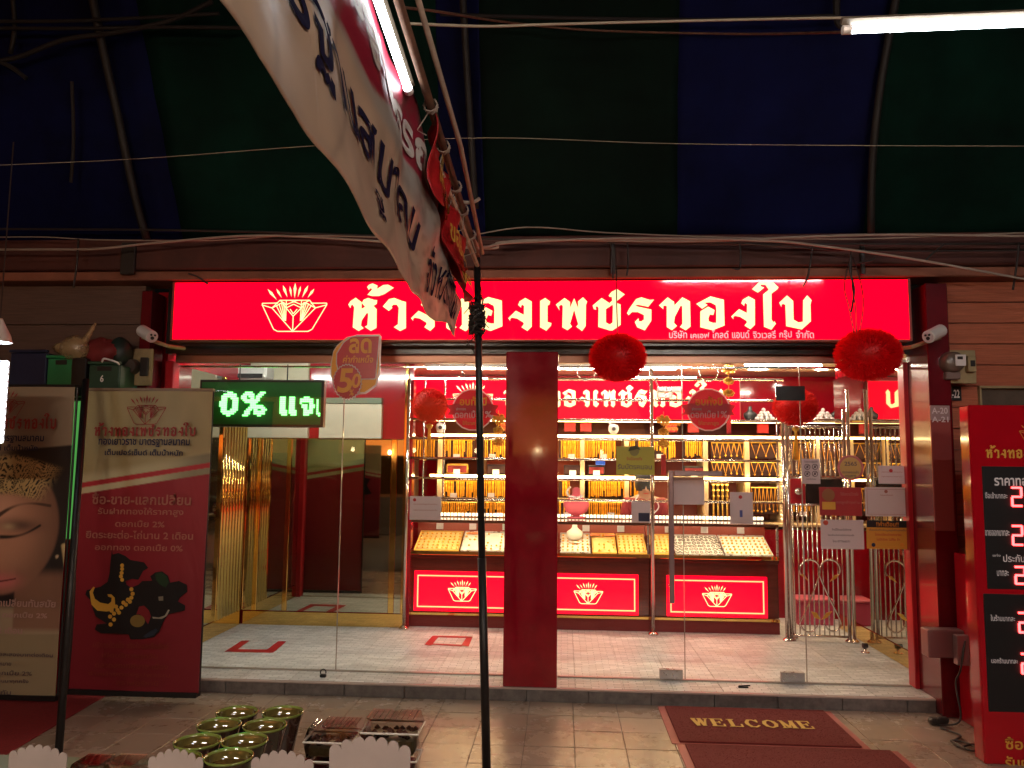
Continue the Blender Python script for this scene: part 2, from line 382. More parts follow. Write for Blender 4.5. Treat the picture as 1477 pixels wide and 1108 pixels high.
# ---- market floor: sheet + real tiles with recessed joints
gmat = mat('market_floor_far', (.22, .16, .11), .45, vary=.25, vscale=2)
g = MB(); g.add([(-60, -60, -.012), (60, -60, -.012), (60, 60, -.012), (-60, 60, -.012)], [(0, 1, 2, 3)])
ground = g.build('ground', gmat); tag(ground, kind='structure')
def tile_mat(name, c, rough, amp, sc_, bump, stone=False):
    m = bpy.data.materials.new(name); m.use_nodes = True; t = m.node_tree; b = t.nodes['Principled BSDF']
    ge = t.nodes.new('ShaderNodeNewGeometry'); n = t.nodes.new('ShaderNodeTexNoise'); n.inputs['Scale'].default_value = sc_
    n.inputs['Detail'].default_value = 8; n.inputs['Roughness'].default_value = .7
    t.links.new(ge.outputs['Position'], n.inputs['Vector'])
    oi = t.nodes.new('ShaderNodeObjectInfo')
    r = t.nodes.new('ShaderNodeMapRange'); r.inputs[1].default_value = .3; r.inputs[2].default_value = .7
    r.inputs[3].default_value = 1-amp; r.inputs[4].default_value = 1+amp*.4; t.links.new(n.outputs[0], r.inputs[0])
    r2 = t.nodes.new('ShaderNodeMapRange'); r2.inputs[3].default_value = .88; r2.inputs[4].default_value = 1.06
    t.links.new(oi.outputs['Random'], r2.inputs[0])
    mu = t.nodes.new('ShaderNodeMath'); mu.operation = 'MULTIPLY'; t.links.new(r.outputs[0], mu.inputs[0]); t.links.new(r2.outputs[0], mu.inputs[1])
    fac = mu.outputs[0]
    if stone:                                # printed split-face stone bricks
        br = t.nodes.new('ShaderNodeTexBrick'); br.inputs['Scale'].default_value = 1; br.inputs['Brick Width'].default_value = .105
        br.inputs['Row Height'].default_value = .034; br.inputs['Mortar Size'].default_value = .003; br.inputs['Mortar Smooth'].default_value = .6
        br.inputs['Color1'].default_value = (1, 1, 1, 1); br.inputs['Color2'].default_value = (.70, .70, .70, 1); br.inputs['Mortar'].default_value = (.40, .39, .38, 1)
        nz = t.nodes.new('ShaderNodeVectorMath'); nz.operation = 'MULTIPLY_ADD'; nz.inputs[1].default_value = (.02, .02, 0)
        n2 = t.nodes.new('ShaderNodeTexNoise'); n2.inputs['Scale'].default_value = 14
        t.links.new(ge.outputs['Position'], n2.inputs['Vector']); t.links.new(n2.outputs['Color'], nz.inputs[0]); t.links.new(ge.outputs['Position'], nz.inputs[2])
        t.links.new(nz.outputs[0], br.inputs['Vector'])
        m2 = t.nodes.new('ShaderNodeMath'); m2.operation = 'MULTIPLY'; t.links.new(fac, m2.inputs[0]); t.links.new(br.outputs['Color'], m2.inputs[1]); fac = m2.outputs[0]
    x = t.nodes.new('ShaderNodeVectorMath'); x.operation = 'SCALE'; x.inputs[0].default_value = c
    t.links.new(fac, x.inputs['Scale']); t.links.new(x.outputs[0], b.inputs['Base Color'])
    b.inputs['Roughness'].default_value = rough
    r3 = t.nodes.new('ShaderNodeMapRange'); r3.inputs[3].default_value = rough*.7; r3.inputs[4].default_value = rough*1.5
    t.links.new(n.outputs[0], r3.inputs[0]); t.links.new(r3.outputs[0], b.inputs['Roughness'])
    if bump:
        u = t.nodes.new('ShaderNodeBump'); u.inputs['Strength'].default_value = bump; u.inputs['Distance'].default_value = .002
        t.links.new(fac, u.inputs['Height']); t.links.new(u.outputs[0], b.inputs['Normal'])
    return m
out_tile = tile_mat('beige_floor_tile', (.38, .27, .20), .25, .22, 2.2, .08)
in_tile = tile_mat('stone_print_tile', (.84, .82, .80), .38, .12, 9, .2, stone=True)
step_tile = tile_mat('step_stone', (.17, .15, .14), .3, .5, 16, .5)
T = .29
proto = None; x0 = .073-15*T
for j in range(9):
    y1 = YF-.004-j*T
    for i in range(30):
        if proto is None:
            proto = MB().bev(0, T-.003, -(T-.003), 0, -.012, 0, .0016).build('tile', out_tile, ground, loc=(0, 0, 0)); o = proto
        else: o = bpy.data.objects.new('tile', proto.data); col.objects.link(o); o.parent = ground
        o.location = (x0+i*T, y1, random.uniform(-.0008, .0008)); o.rotation_euler = (random.gauss(0, .0016), random.gauss(0, .0016), 0)
sub = MB().box(-7, 8, -4, YF-.003, -.011, -.0045).build('grout_bed', grout, ground)

# ---- raised shop floor
floor = MB().box(-3.3, 2.9, YF+.02, 10.2, -.01, ZS-.012).build('shop_floor', grout); tag(floor, kind='structure')
T2 = .333; proto = None
for j in range(11):
    for i in range(18):
        if proto is None:
            proto = MB().bev(0, T2-.002, 0, T2-.002, -.012, 0, .001).build('tile', in_tile, floor, loc=(0, 0, 0)); o = proto
        else: o = bpy.data.objects.new('tile', proto.data); col.objects.link(o); o.parent = floor
        o.location = (-3.24+i*T2, YF+.03+j*T2, ZS)
step = empty('step', (0, YF, 0)); tag(step, kind='structure')
x = -3.6
while x < 2.75:
    wd = .42
    MB().bev(x, x+wd-.004, YF, YF+.02, -.01, ZS-.014, .003).build('stone_slab', step_tile, step)
    x += wd
MB().bev(-3.6, 2.78, YF-.006, YF+.028, ZS-.013, ZS-.001, .002).build('nosing', mat('nosing_trim', (.5, .40, .36), .25), step)

# floor tape marks
tape = mat('red_floor_tape', (.50, .015, .02), .45)
def tape_mark(name, quads, label):
    m = MB()
    for q in quads:
        P = [G(px, py, ZS+.004) for px, py in q]
        m.add(P, [(0, 1, 2, 3)]); m.add([p-Vector((0, 0, .003)) for p in P], [(3, 2, 1, 0)])
    o = m.build(name, tape); tag(o, label, 'floor tape'); return o
tape_mark('floor_tape', [[(349,924),(360,924),(340,938),(324,940)],[(324,939.5),(334,936.5),(400,937),(392,941)],[(401,925),(413,925),(394,941),(381,940)]], 'red tape corner marks with an open far side on the floor near the left mirrors')
tape_mark('floor_tape', [[(624,917),(634,917),(622,930.5),(612,930)],[(634,917),(682,918),(681,920),(632,919)],[(673,919),(682,918),(676,932),(665,931)],[(612,929),(620,928),(668,930),(666,932)]], 'closed rectangle of red tape on the floor before the display counter')

# ================================================================== SHOP BUILDING
shop = empty('shop_building', (0, YF, 0), 'jewellery shop front with dark red pillars under a brown beam', 'building')
def P(name, mb, m, **k): return mb.build(name, m, shop, **k)
MB_ = MB
P('pillar', MB().bev(-.406, -.037, YF+.012, YF+.30, ZS-.002, 2.40, .006), red_dark)
P('pillar', MB().bev(2.458, 2.605, YF-.10, YF+.25, 0, 2.86, .006), red_side)
P('pillar', MB().bev(-3.13, -3.05, YF+.04, YF+.25, 0, 2.86, .006), red_side)
P('door_frame', MB().bev(2.43, 2.535, YG-.06, YG+.05, ZS, 2.36, .006), red_mid)
P('door_frame', MB().bev(-3.02, -2.955, YG-.06, YG+.05, ZS, 2.36, .006), red_mid)
P('beam', MB().bev(-9, 9, YF-.08, YF+.25, 2.99, 3.22, .01), brown_beam)
P('beam_lip', MB().bev(-9, 9, YF-.05, YF+.25, 2.918, 2.985, .008), beam_lip)
P('fascia', MB().box(-3.0, 2.53, YG-.10, YG+.10, 2.41, 2.915), black_soffit)
P('soffit', MB().box(-3.0, 2.53, YF+.06, YG-.10, 2.452, 2.466), black_soffit)
P('back_wall', MB().box(XL, 4.2, YB, YB+.1, ZS, 3.0), red_gloss)
P('ceiling', MB().box(XL-.1, 4.2, YG+.10, YB+.1, ZC, ZC+.05), ceil_m)
# left wall: mirror, gold skirting, fluted gold corner
P('left_wall', MB().box(XL-.12, XL-.02, YG, YB, 0, 2.9), red_gloss)
P('mirror_panel', MB().box(XL-.018, XL, YG+.05, 6.95, ZS+.14, 2.35), mirror)
P('gold_skirting', MB().bev(XL-.018, XL+.006, YG+.05, YC, ZS+.002, ZS+.135, .003), gold_mirror)
for k in range(8):
    y = 6.99+k*.066
    P('gold_flute', MB().lathe([(.031, ZS+.14), (.031, 2.25)], (XL-.006, y, 0), 14), gold_mirror, smooth=True)
P('gold_frame', MB().bev(XL-.01, XL+.02, 6.925, 6.955, ZS+.14, 2.35, .003), gold_mirror)
P('gold_frame', MB().bev(XL-.01, XL+.02, YC-.03, YC-.001, ZS+.14, 2.25, .003), gold_mirror)
# back of the left bay: smoked mirror in a gold frame, white header above
P('bay_wall', MB().box(XL, -1.42, YC+.012, YC+.12, ZS, 2.6), red_gloss)
P('smoked_mirror', MB().box(XL+.003, -1.62, YC, YC+.01, ZS+.13, 1.83), mirror_dark)
P('gold_skirting', MB().bev(XL+.02, -1.47, YC-.012, YC+.01, ZS+.002, ZS+.125, .003), gold_mirror)
P('gold_frame', MB().bev(-1.618, -1.565, YC-.006, YC+.01, ZS+.127, 1.83, .003), gold_mirror)
P('smoked_mirror', MB().box(-1.563, -1.50, YC, YC+.01, ZS+.127, 1.83), mirror_dark)
P('gold_frame', MB().bev(-1.498, -1.465, YC-.02, YC+.01, ZS+.127, 2.55, .003), gold_mirror)
a, b, c, d = rc(290, 583, 552, 632, YC)
P('header_panel', MB().bev(XL+.003, -2.42, YC-.05, YC+.01, c, d, .004), cream_wall)
P('header_panel', MB().bev(-2.31, b, YC-.05, YC+.01, c, d, .004), cream_wall)
P('header_rail', MB().bev(XL+.003, b, YC-.06, YC+.01, d+.003, d+.06, .004), mat('green_grey_rail', (.13, .16, .10), .3))
for px_ in (371, 414):
    xx = U(px_, 760, YC).x; P('gold_frame', MB().bev(xx-.022, xx+.022, YC-.014, YC-.001, ZS+.13, 1.83, .003), gold_mirror)
P('header_panel', MB().bev(XL+.003, U(446, 560, YC).x, YC-.03, YC+.01, d+.065, 2.57, .004), cream_wall)
# right wall: mirror
P('right_wall', MB().box(XR+.02, XR+.14, YG, 7.95, 0, 2.9), red_gloss)
P('mirror_panel', MB().box(XR, XR+.018, YG+.06, 7.95, ZS+.14, 2.45), mirror)
P('gold_skirting', MB().bev(XR-.006, XR+.018, YG+.06, 7.95, ZS+.002, ZS+.135, .003), gold_mirror)
P('gold_frame', MB().bev(XR-.03, XR+.01, 6.02, 6.06, ZS+.14, 2.40, .003), mat('brown_gold_frame', (.35, .16, .05), .2, .9))
P('aisle_wall', MB().box(4.2, 4.3, YG, YB+.1, 0, 2.9), red_gloss)
# timber-look cement plank siding beside the shop
plank_m = []
for nme, c_ in (('left', (.13, .075, .055)), ('right', (.44, .125, .06))):  # right colour reddened for the orange light falling on it
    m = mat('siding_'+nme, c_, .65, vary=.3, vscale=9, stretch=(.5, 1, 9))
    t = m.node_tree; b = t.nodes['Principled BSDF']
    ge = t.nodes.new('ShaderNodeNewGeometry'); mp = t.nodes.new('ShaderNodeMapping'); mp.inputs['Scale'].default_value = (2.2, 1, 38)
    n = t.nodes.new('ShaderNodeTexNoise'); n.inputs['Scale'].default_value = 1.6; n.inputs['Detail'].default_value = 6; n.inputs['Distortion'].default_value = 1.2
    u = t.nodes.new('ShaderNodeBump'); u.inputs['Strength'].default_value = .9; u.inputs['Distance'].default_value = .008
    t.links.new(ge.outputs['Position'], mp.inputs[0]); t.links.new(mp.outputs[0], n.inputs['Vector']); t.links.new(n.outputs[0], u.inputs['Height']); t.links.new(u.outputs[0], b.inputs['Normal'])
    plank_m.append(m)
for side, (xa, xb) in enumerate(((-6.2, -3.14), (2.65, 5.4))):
    wl = empty('side_wall', (xa, YF+.1, 0), ['dark brown wood-grain plank wall behind the crates and banners', 'wood-grain plank wall beside the electricity meter, orange light put into its colour'][side], 'wall')
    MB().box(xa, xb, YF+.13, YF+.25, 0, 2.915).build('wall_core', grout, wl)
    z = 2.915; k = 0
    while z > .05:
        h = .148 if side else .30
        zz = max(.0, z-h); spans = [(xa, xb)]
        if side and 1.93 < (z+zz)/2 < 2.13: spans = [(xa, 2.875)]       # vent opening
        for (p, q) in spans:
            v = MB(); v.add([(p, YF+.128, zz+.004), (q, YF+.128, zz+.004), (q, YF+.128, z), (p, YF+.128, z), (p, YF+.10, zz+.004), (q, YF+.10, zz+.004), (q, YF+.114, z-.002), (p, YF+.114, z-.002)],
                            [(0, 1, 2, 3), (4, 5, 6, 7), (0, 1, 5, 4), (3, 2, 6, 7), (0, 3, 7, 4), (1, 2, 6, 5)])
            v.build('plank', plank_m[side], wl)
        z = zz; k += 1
    if side:
        a_, b_, c_, d_ = rc(1412, 560, 1700, 589, YF+.1)
        MB().box(2.89, 5.4, YF+.08, YF+.126, d_-.004, d_+.012).build('opening_frame', beige, wl)
        MB().box(2.876, 2.889, YF+.08, YF+.126, c_, d_+.012).build('opening_frame', beige, wl)

# ---- glass shop front
front = empty('glass_shop_front', (0, YG, 0), 'frameless clear glass shop front with chrome rails and a long pull handle', 'glass front')
def pane(x0, x1, z0=ZS+.012, z1=2.345):
    v = MB(); v.add([(x0, YG, z0), (x1, YG, z0), (x1, YG, z1), (x0, YG, z1)], [(0, 1, 2, 3)]); v.build('glass_pane', clear, front, fix=False)
edge_m = mat('glass_edge', (.45, .40, .34), .15, .2)
xs = []
for px, py in ((490, 780), (986, 780), (1162, 900)): xs.append(U(px, py, YG).x)
pane(-2.95, xs[0]-.003); pane(xs[0]+.003, -.41); pane(-.03, xs[1]-.003); pane(xs[1]+.003, xs[2]-.003); pane(xs[2]+.003, 2.425)
for x in xs: MB().box(x-.003, x+.003, YG-.005, YG+.005, ZS+.01, 2.345).build('glass_edge', edge_m, front)
for (xa, xb) in ((-2.953, -.409), (-.034, 2.428)):
    MB().bev(xa, xb, YG-.03, YG+.03, 2.352, 2.408, .004).build('top_rail', mat('rose_bronze', (.30, .16, .11), .35, .8), front)
    MB().bev(xa, xb, YG-.012, YG+.012, ZS+.001, ZS+.010, .002).build('bottom_channel', edge_m, front)
# upper glazing bar a hand below the rail
for (xa, xb) in ((-2.953, -.409), (-.034, 2.428)):
    MB().bev(xa, xb, YG+.012, YG+.03, 2.318, 2.333, .003).build('glazing_bar', chrome, front)
for px, py in ((969, 974.5), (1147, 980.5)):
    p = G(px, py+7, ZS+.01)
    MB().bev(p.x-.082, p.x+.082, YG-.017, YG+.017, ZS+.012, ZS+.078, .003).build('patch_fitting', steel, front)
# door handle: tall square bar with a turned top arm
h0, h1 = U(967, 682, 5.80), U(972, 870, 5.80)
hd = MB(); hd.bev(h0.x-.016, h0.x+.020, 5.78, 5.815, h1.z, h0.z+.016, .005)
hd.bev(h0.x+.022, h0.x+.36, 5.78, 5.815, h0.z-.020, h0.z+.016, .005)
hd.build('pull_handle', mat('chrome_pink_cast', (.50, .36, .38), .22, .65), front)  # chrome, its pink reflections put into the base colour
MB().tube([(h0.x, 5.815, h0.z-.1), (h0.x, YG, h0.z-.1)], .008).build('handle_stud', chrome, front)
MB().tube([(h0.x, 5.815, h1.z+.1), (h0.x, YG, h1.z+.1)], .008).build('handle_stud', chrome, front)
# padlock lying at the sill
pl = MB(); p = G(466, 977, ZS)
pl.bev(p.x-.022, p.x+.022, p.y-.012, p.y+.012, ZS, ZS+.022, .004)
pl.tube([(p.x+.02*math.cos(a), p.y, ZS+.034+.022*math.sin(a)) for a in [i*PI/8-.3 for i in range(11)]], .004, 6)
tag(pl.build('padlock', black_m), 'small dark padlock standing on the sill before the left glass', 'padlock')
p = G(1072, 992, ZS); k = MB(); k.bev(p.x-.035, p.x+.035, p.y-.012, p.y+.012, ZS, ZS+.008, .003); k.tube([(p.x-.03, p.y, ZS+.01), (p.x+.05, p.y+.02, ZS+.01)], .005, 6)
tag(k.build('door_latch', black_m), 'little dark metal latch lying on the sill between the two door fittings', 'latch')

# ---- main lightbox sign
sign = empty('lightbox_sign', (0, YF, 2.48), 'long glowing red lightbox sign with cream Thai lettering above the glass', 'sign')
SX0, SX1, SZ0, SZ1, SY = -2.862, 2.393, 2.476, 2.912, YF-.012
MB().box(SX0+.006, SX1-.006, SY+.004, SY+.16, SZ0+.004, SZ1-.004).build('sign_box', mat('sign_case', (.30, .02, .02), .35), sign)
MB().add([(SX0+.012, SY, SZ0+.01), (SX1-.012, SY, SZ0+.01), (SX1-.012, SY, SZ1-.006), (SX0+.012, SY, SZ1-.006)], [(0, 1, 2, 3)]).build('sign_face', RED_GLOW, sign)
fr = MB()
fr.box(SX0-.004, SX0+.012, SY-.006, SY+.165, SZ0, SZ1); fr.box(SX1-.012, SX1+.004, SY-.006, SY+.165, SZ0, SZ1)
fr.box(SX0+.012, SX1-.012, SY-.006, SY+.165, SZ0-.004, SZ0+.01)
fr.build('sign_frame', mat('sign_frame', (.30, .07, .06), .4, .3), sign)
SCALE_Y = SY-.009
for gph in NAME:
    L = [[(U(p[0], p[1], SCALE_Y).x, U(p[0], p[1], SCALE_Y).z) for p in l] for l in gph]
    # round the traced outline a little
    MB().poly(L[0], SCALE_Y, SY-.002, holes=L[1:]).build('letter', CREAM_GLOW, sign)
e = MB(); c0 = U(370+320/5.908, 395+282/5.908, SCALE_Y); wd = U(370+595/5.908, 440, SCALE_Y).x-U(370+40/5.908, 440, SCALE_Y).x
emblem(e, c0.x, c0.z, wd, SY-.004, 8); e.build('emblem', CREAM_GLOW, sign, fix=False)
_sb = (('บริษัท', 965, 991), ('เคเอฟ', 996, 1023), ('โกลด์', 1027, 1051), ('แอนด์', 1056, 1081), ('จิวเวลรี่', 1086, 1119), ('กรุ๊ป', 1124, 1142), ('จำกัด', 1148, 1174))
for w_, a_, b_ in _sb:
    up = {'เคเอฟ': 3.2}.get(w_, 0); dn = {'กรุ๊ป': 1.8}.get(w_, 0)
    lines(sign, PINK_GLOW, SY-.004, [(w_, (a_, 476.5+up, b_, 488+dn))], .015, name='subtitle_word')

# ================================================================== SHOP INTERIOR
RED_IN = glow('inner_red_acrylic', (1, 0, .016), 1.4); RED_IN.node_tree.nodes['Principled BSDF'].inputs['Roughness'].default_value = .7; RED_IN.node_tree.nodes['Principled BSDF'].inputs['Base Color'].default_value = (.5, .001, .01, 1)
RED_IN.node_tree.nodes['Principled BSDF'].inputs['Specular IOR Level'].default_value = .1
# inner lightbox sign on the back wall
isg = empty('inner_sign', (0, YB, 2.1), 'smaller red lightbox sign glowing on the wall behind the display counter', 'sign')
a, b, c, d = rc(592, 547, 1068, 606, YB-.1)
MB().box(a, b, YB-.10, YB-.005, c, d).build('sign_box', mat('sign_case_b', (.4, .1, .08), .3), isg)
MB().add([(a+.01, YB-.104, c+.01), (b-.01, YB-.104, c+.01), (b-.01, YB-.104, d-.01), (a+.01, YB-.104, d-.01)], [(0, 1, 2, 3)]).build('sign_face', RED_IN, isg, fix=False)
na, nb, nc, nd = rc(726, 549, 1043, 588, YB-.11)
for gph in NAME:
    m = MB(); name_word(m, na, nb, nc, nd, YB-.118, th=.012, glyphs=[gph]); m.build('letter', CREAM_GLOW, isg)
m = MB(); ec = U(682, 572, YB-.11); emblem(m, ec.x, ec.z, .45, YB-.11, 9); m.build('emblem', CREAM_GLOW, isg, fix=False)

# shelving
shelf = empty('wall_shelving', (0, 8.6, 0), 'lit wall shelving full of gold behind the counter', 'shelving')
cream_shelf = mat('cream_shelf', (.66, .48, .26), .35)
x0s, x1s = -1.42, 3.9
MB().box(x0s, x1s, YB-.03, YB-.004, ZS, 2.08).build('shelf_back', mat('shelf_back', (.30, .05, .025), .4), shelf)
for py, name in ((630, 'shelf_light'), (689, 'shelf_light')):
    z = U(860, py, 8.55).z
    MB().bev(x0s, x1s, 8.52, YB-.032, z-.006, z+.02, .003).build('shelf_board', cream_shelf, shelf)
    MB().box(x0s+.02, x1s-.02, 8.498, 8.518, z-.006, z+.010).build('shelf_light', STRIP, shelf)
z = U(860, 752, 8.55).z
MB().bev(x0s, x1s, 8.42, YB-.032, z-.02, z+.01, .003).build('shelf_board', cream_shelf, shelf)
z = U(860, 608, 8.55).z
MB().bev(x0s, x1s, 8.52, YB-.032, z-.006, z+.01, .003).build('shelf_board', chrome, shelf)
z = U(860, 721, 8.55).z
MB().bev(x0s, x1s, 8.60, YB-.032, z-.006, z+.006, .003).build('shelf_board', cream_shelf, shelf)
for px in (590, 634, 693, 840, 904, 1018, 1078, 1128, 1180):
    x = U(px, 690, 8.55).x
    MB().bev(x-.022, x+.022, 8.53, YB-.032, 1.0, 1.90, .003).build('shelf_post', cream_shelf, shelf)
MB().box(x0s, x1s, 8.45, YB-.032, ZS, .97).build('cabinet_base', red_gloss, shelf)

def chain_rack(r, n, label, group, kind='long', Y=8.58, m=gold_chain, back=velvet):
    a, b, c, d = rc(*r, Y)
    t = empty('chain_rack', ((a+b)/2, Y, c), label, 'jewellery rack', group)
    MB().bev(a, b, Y+.03, Y+.045, c, d, .003).build('backing', back, t)
    MB().tube([(a, Y+.01, d-.012), (b, Y+.01, d-.012)], .006, 6).build('rail', gold, t)
    ch = MB()
    for i in range(n):
        x = a+(i+.5)/n*(b-a); j = random.uniform(-.003, .003)
        if kind == 'long':
            L = (d-c)*(random.uniform(.82, .97) if random.random() < .85 else random.uniform(.35, .75)); wv = (b-a)/n*random.uniform(.28, .45)
            if random.random() < .07: continue
            # links: alternating diamond profile
            seg = 6; pts = []
            for k in range(seg+1):
                zz = d-.012-L*k/seg
                pts.append((x+j+random.uniform(-.0015, .0015), Y+.008-abs(math.sin(k*1.7))*.008, zz))
            ch.tube(pts, wv, 4, caps=False)
        elif kind == 'pendant':
            hw = (b-a)/n*.48; L = (d-c)*random.uniform(.72, .86)
            ch.tube([(x-hw, Y, d-.012), (x-hw*.45, Y, d-.012-L*.55), (x, Y, d-.012-L), (x+hw*.45, Y, d-.012-L*.55), (x+hw, Y, d-.012)], .0026, 4, caps=False)
            ch.lathe([(.001, .011), (.010, 0), (.001, -.015)], (x, Y-.004, d-.014-L), 6)
        elif kind == 'bust':
            L = (d-c)
            ch.lathe([(.012, 0), (.013, L*.5), (.011, L*.96)], (x, Y, c), 8)
            for q in range(3):
                ch.lathe([(.0145, -.01), (.019, 0), (.0145, .01)], (x, Y, d-.02-q*L*.17), 8, cap=False)
    o = ch.build('chains', m, t); o['kind'] = 'stuff'
    if random.random() < .55 and kind == 'long':
        x = a+(b-a)*random.uniform(.3, .7)
        MB().bev(x-.035, x+.035, Y-.03, Y-.026, c+.005, c+.05, .001).build('price_card', paper, t)
    return t
gr = 'racks of gold chains on the wall shelves'
_desc = {'top': 'top shelf', 'mid': 'middle shelf', 'low': 'lowest row'}
RK = [((596,633,632,664),9,'long','top shelf at its far left end behind the red tinsel ball'),((638,633,684,662),18,'long','top shelf beside the flagpole-thin black pole'),((699,633,729,662),11,'long','top shelf next to the red pillar on its left'),
      ((806,633,838,662),11,'long','top shelf just right of the red pillar'),((843,633,888,662),17,'long','top shelf left of the yellow notice'),((908,633,974,662),26,'long','top shelf behind the yellow notice, the widest'),((985,633,1013,660),10,'long','top shelf, small stand right of the red tassel'),
      ((637,692,688,718),20,'long','middle row behind the white notice at the left'),((698,692,729,718),12,'long','middle row just left of the red pillar'),((806,692,822,718),6,'long','middle row behind the pink bust'),((849,692,901,718),20,'long','middle row beside the pink bust'),((908,692,930,718),7,'long','middle row behind the seated clerk'),
      ((637,723,688,746),18,'long','lowest row behind the white notice at the left'),((698,723,729,746),12,'long','lowest row just left of the red pillar'),((806,723,838,746),10,'long','lowest row just right of the red pillar'),((849,723,901,746),18,'long','lowest row beside the pink bust'),
      ((1140,692,1172,745),10,'long','shelving behind the steel gate, left'),((1184,692,1225,745),14,'long','shelving behind the steel gate, right')]
for r, n, kd, ds in RK:
    chain_rack(r, n, ('gold chains, '+ds).replace('top shelf at its far left end', 'top shelf, far left end'), gr, kd)
gp = 'racks of fine pendant necklaces'
for r, n, ds in [((1026,637,1075,662),6,'upper row left of the cream post'),((1083,637,1126,662),3,'upper row right of the cream post'),((1026,665,1075,687),6,'lower row left of the cream post'),((1083,665,1126,687),4,'lower row right of the cream post'),
                 ((1136,637,1175,687),4,'behind the steel gate, left'),((1186,637,1228,687),4,'behind the steel gate, right')]:
    chain_rack(r, n, 'fine pendant necklaces on dark velvet, '+ds, gp, 'pendant')
chain_rack((1026, 697, 1052, 745), 4, 'dark rods wearing gold bracelets right of the big white notice', 'bracelet rods', 'bust', m=gold)
chain_rack((1084, 702, 1124, 742), 7, 'row of slim gold earrings on dark velvet right of the small white notice', 'bracelet rods', 'pendant')

# black velvet trays and boxes standing on the middle shelf
zb = U(860, 689, 8.55).z+.02
for px, wpx, m, lb in ((826, 26, velvet, 'black jewellery box on the middle shelf just right of the pillar'), (860, 24, black_m, 'black presentation tray on the shelf beside the blue box'), (716, 26, velvet, 'black necklace tray on the shelf left of the pillar'), (660, 30, gold_print, 'gold presentation tray on the shelf above the left notice'), (1000, 28, black_m, 'black box behind the top arm of the door handle')):
    a = U(px-wpx/2, 680, 8.6).x; b = U(px+wpx/2, 680, 8.6).x
    t = empty('jewellery_box', ((a+b)/2, 8.6, zb), lb, 'jewellery box', 'boxes on the middle shelf')
    MB().bev(a, b, 8.56, 8.68, zb, zb+.11, .006).build('box_body', m, t)
    MB().bev(a+.01, b-.01, 8.552, 8.558, zb+.02, zb+.09, .001).build('box_lining', velvet_red if m is not velvet else velvet, t)
    MB().bev((a+b)/2-.035, (a+b)/2+.035, 8.53, 8.534, zb+.003, zb+.055, .001).build('price_card', paper, t)
a = U(866, 672, 8.55)
tag(MB().bev(a.x-.05, a.x+.05, 8.54, 8.62, zb+.113, zb+.16, .006).build('blue_box', mat('blue_box', (.02, .08, .5), .3)), 'small blue box lying on the black tray by the yellow notice', 'box')

# top shelf ornaments
zt = U(860, 608, 8.55).z+.011
def bust(x, y, z, h, m, label, group, base=None):
    t = empty('display_bust', (x, y, z), label, 'display bust', group)
    s = h
    MB().lathe([(.30*s, 0), (.30*s, .05*s), (.10*s, .08*s)], (x, y, z), 14).build('base', m, t, smooth=True)
    b_ = MB()
    prof = [(.10, .08), (.34, .22), (.42, .42), (.40, .56), (.22, .68), (.13, .78), (.12, .95), (.05, 1.0)]
    vs = []; n = 16
    for r, hh in prof:
        for k in range(n):
            an = 2*PI*k/n; vs.append((x+r*s*math.cos(an), y+r*s*.45*math.sin(an), z+hh*s))
    f = [(i*n+k, i*n+(k+1) % n, (i+1)*n+(k+1) % n, (i+1)*n+k) for i in range(len(prof)-1) for k in range(n)]
    b_.add(vs, f+[tuple(range(n)), tuple(range((len(prof)-1)*n, len(prof)*n))]); b_.build('torso', m, t, smooth=True)
    return t
for px, lb in ((1082, 'black display bust left of the white ornament on the top shelf'), (1207, 'black display bust seen on the top shelf above the gate')):
    bust(U(px, 600, 8.7).x, 8.7, zt, .17, black_m, lb, 'black busts on the top shelf')
jade = mat('white_jade', (.7, .64, .60), .3)
for px, lb in ((1103, 'white carved ornament between black bust and red tinsel ball'), (1189, 'white carved ornament above the gate, right of the tinsel ball')):
    x = U(px, 600, 8.66).x
    t = empty('carved_ornament', (x, 8.66, zt), lb, 'ornament', 'white ornaments on the top shelf')
    MB().bev(x-.10, x+.10, 8.60, 8.72, zt, zt+.02, .005).build('base', gold, t)
    m = MB(); k = 0
    for rr, zz, n in ((.085, .035, 9), (.06, .065, 7), (.035, .095, 5), (.012, .13, 1)):
        for i in range(n):
            an = 2*PI*i/n+zz*20; r = .022
            m.lathe([(.004, -r), (r*.8, -r*.6), (r, 0), (r*.8, r*.6), (.004, r)], (x+rr*math.cos(an), 8.66+rr*.5*math.sin(an), zt+zz), 8)
    m.build('carving', jade, t, smooth=True)
# red packets hanging under the sign
for i, px in enumerate((730, 822, 845, 968, 1000, 1100)):
    x = U(px, 616, 8.62).x
    t = MB().bev(x-.06, x+.06, 8.60, 8.63, zt-.12, zt-.015, .004)
    tag(t.build('gift_packet', mat('gift_red', (.45, .02, .015), .4)), ['red gift packet hung beside the left edge of the pillar', 'red gift packet just right of the pillar, first of two', 'red gift packet just right of the pillar, second of two', 'red gift packet printed in gold under the round decal', 'red gift packet behind the round decal', 'red gift packet left of the steel gate'][i], 'gift packet', 'red gift packets under the inner sign')
for px in (968, 730):
    pk = [o for o in col.objects if o.name.startswith('gift_packet')][0 if px == 730 else 3]
    for s_, r_ in (('เป็นมงคล', (px-14, 608, px+14, 614)), ('เงินทอง', (px-10, 615, px+10, 621))):
        q = MB(); text_px(q, s_, *r_, 8.595); q.build('lettering', orange_ink, pk, fix=False)

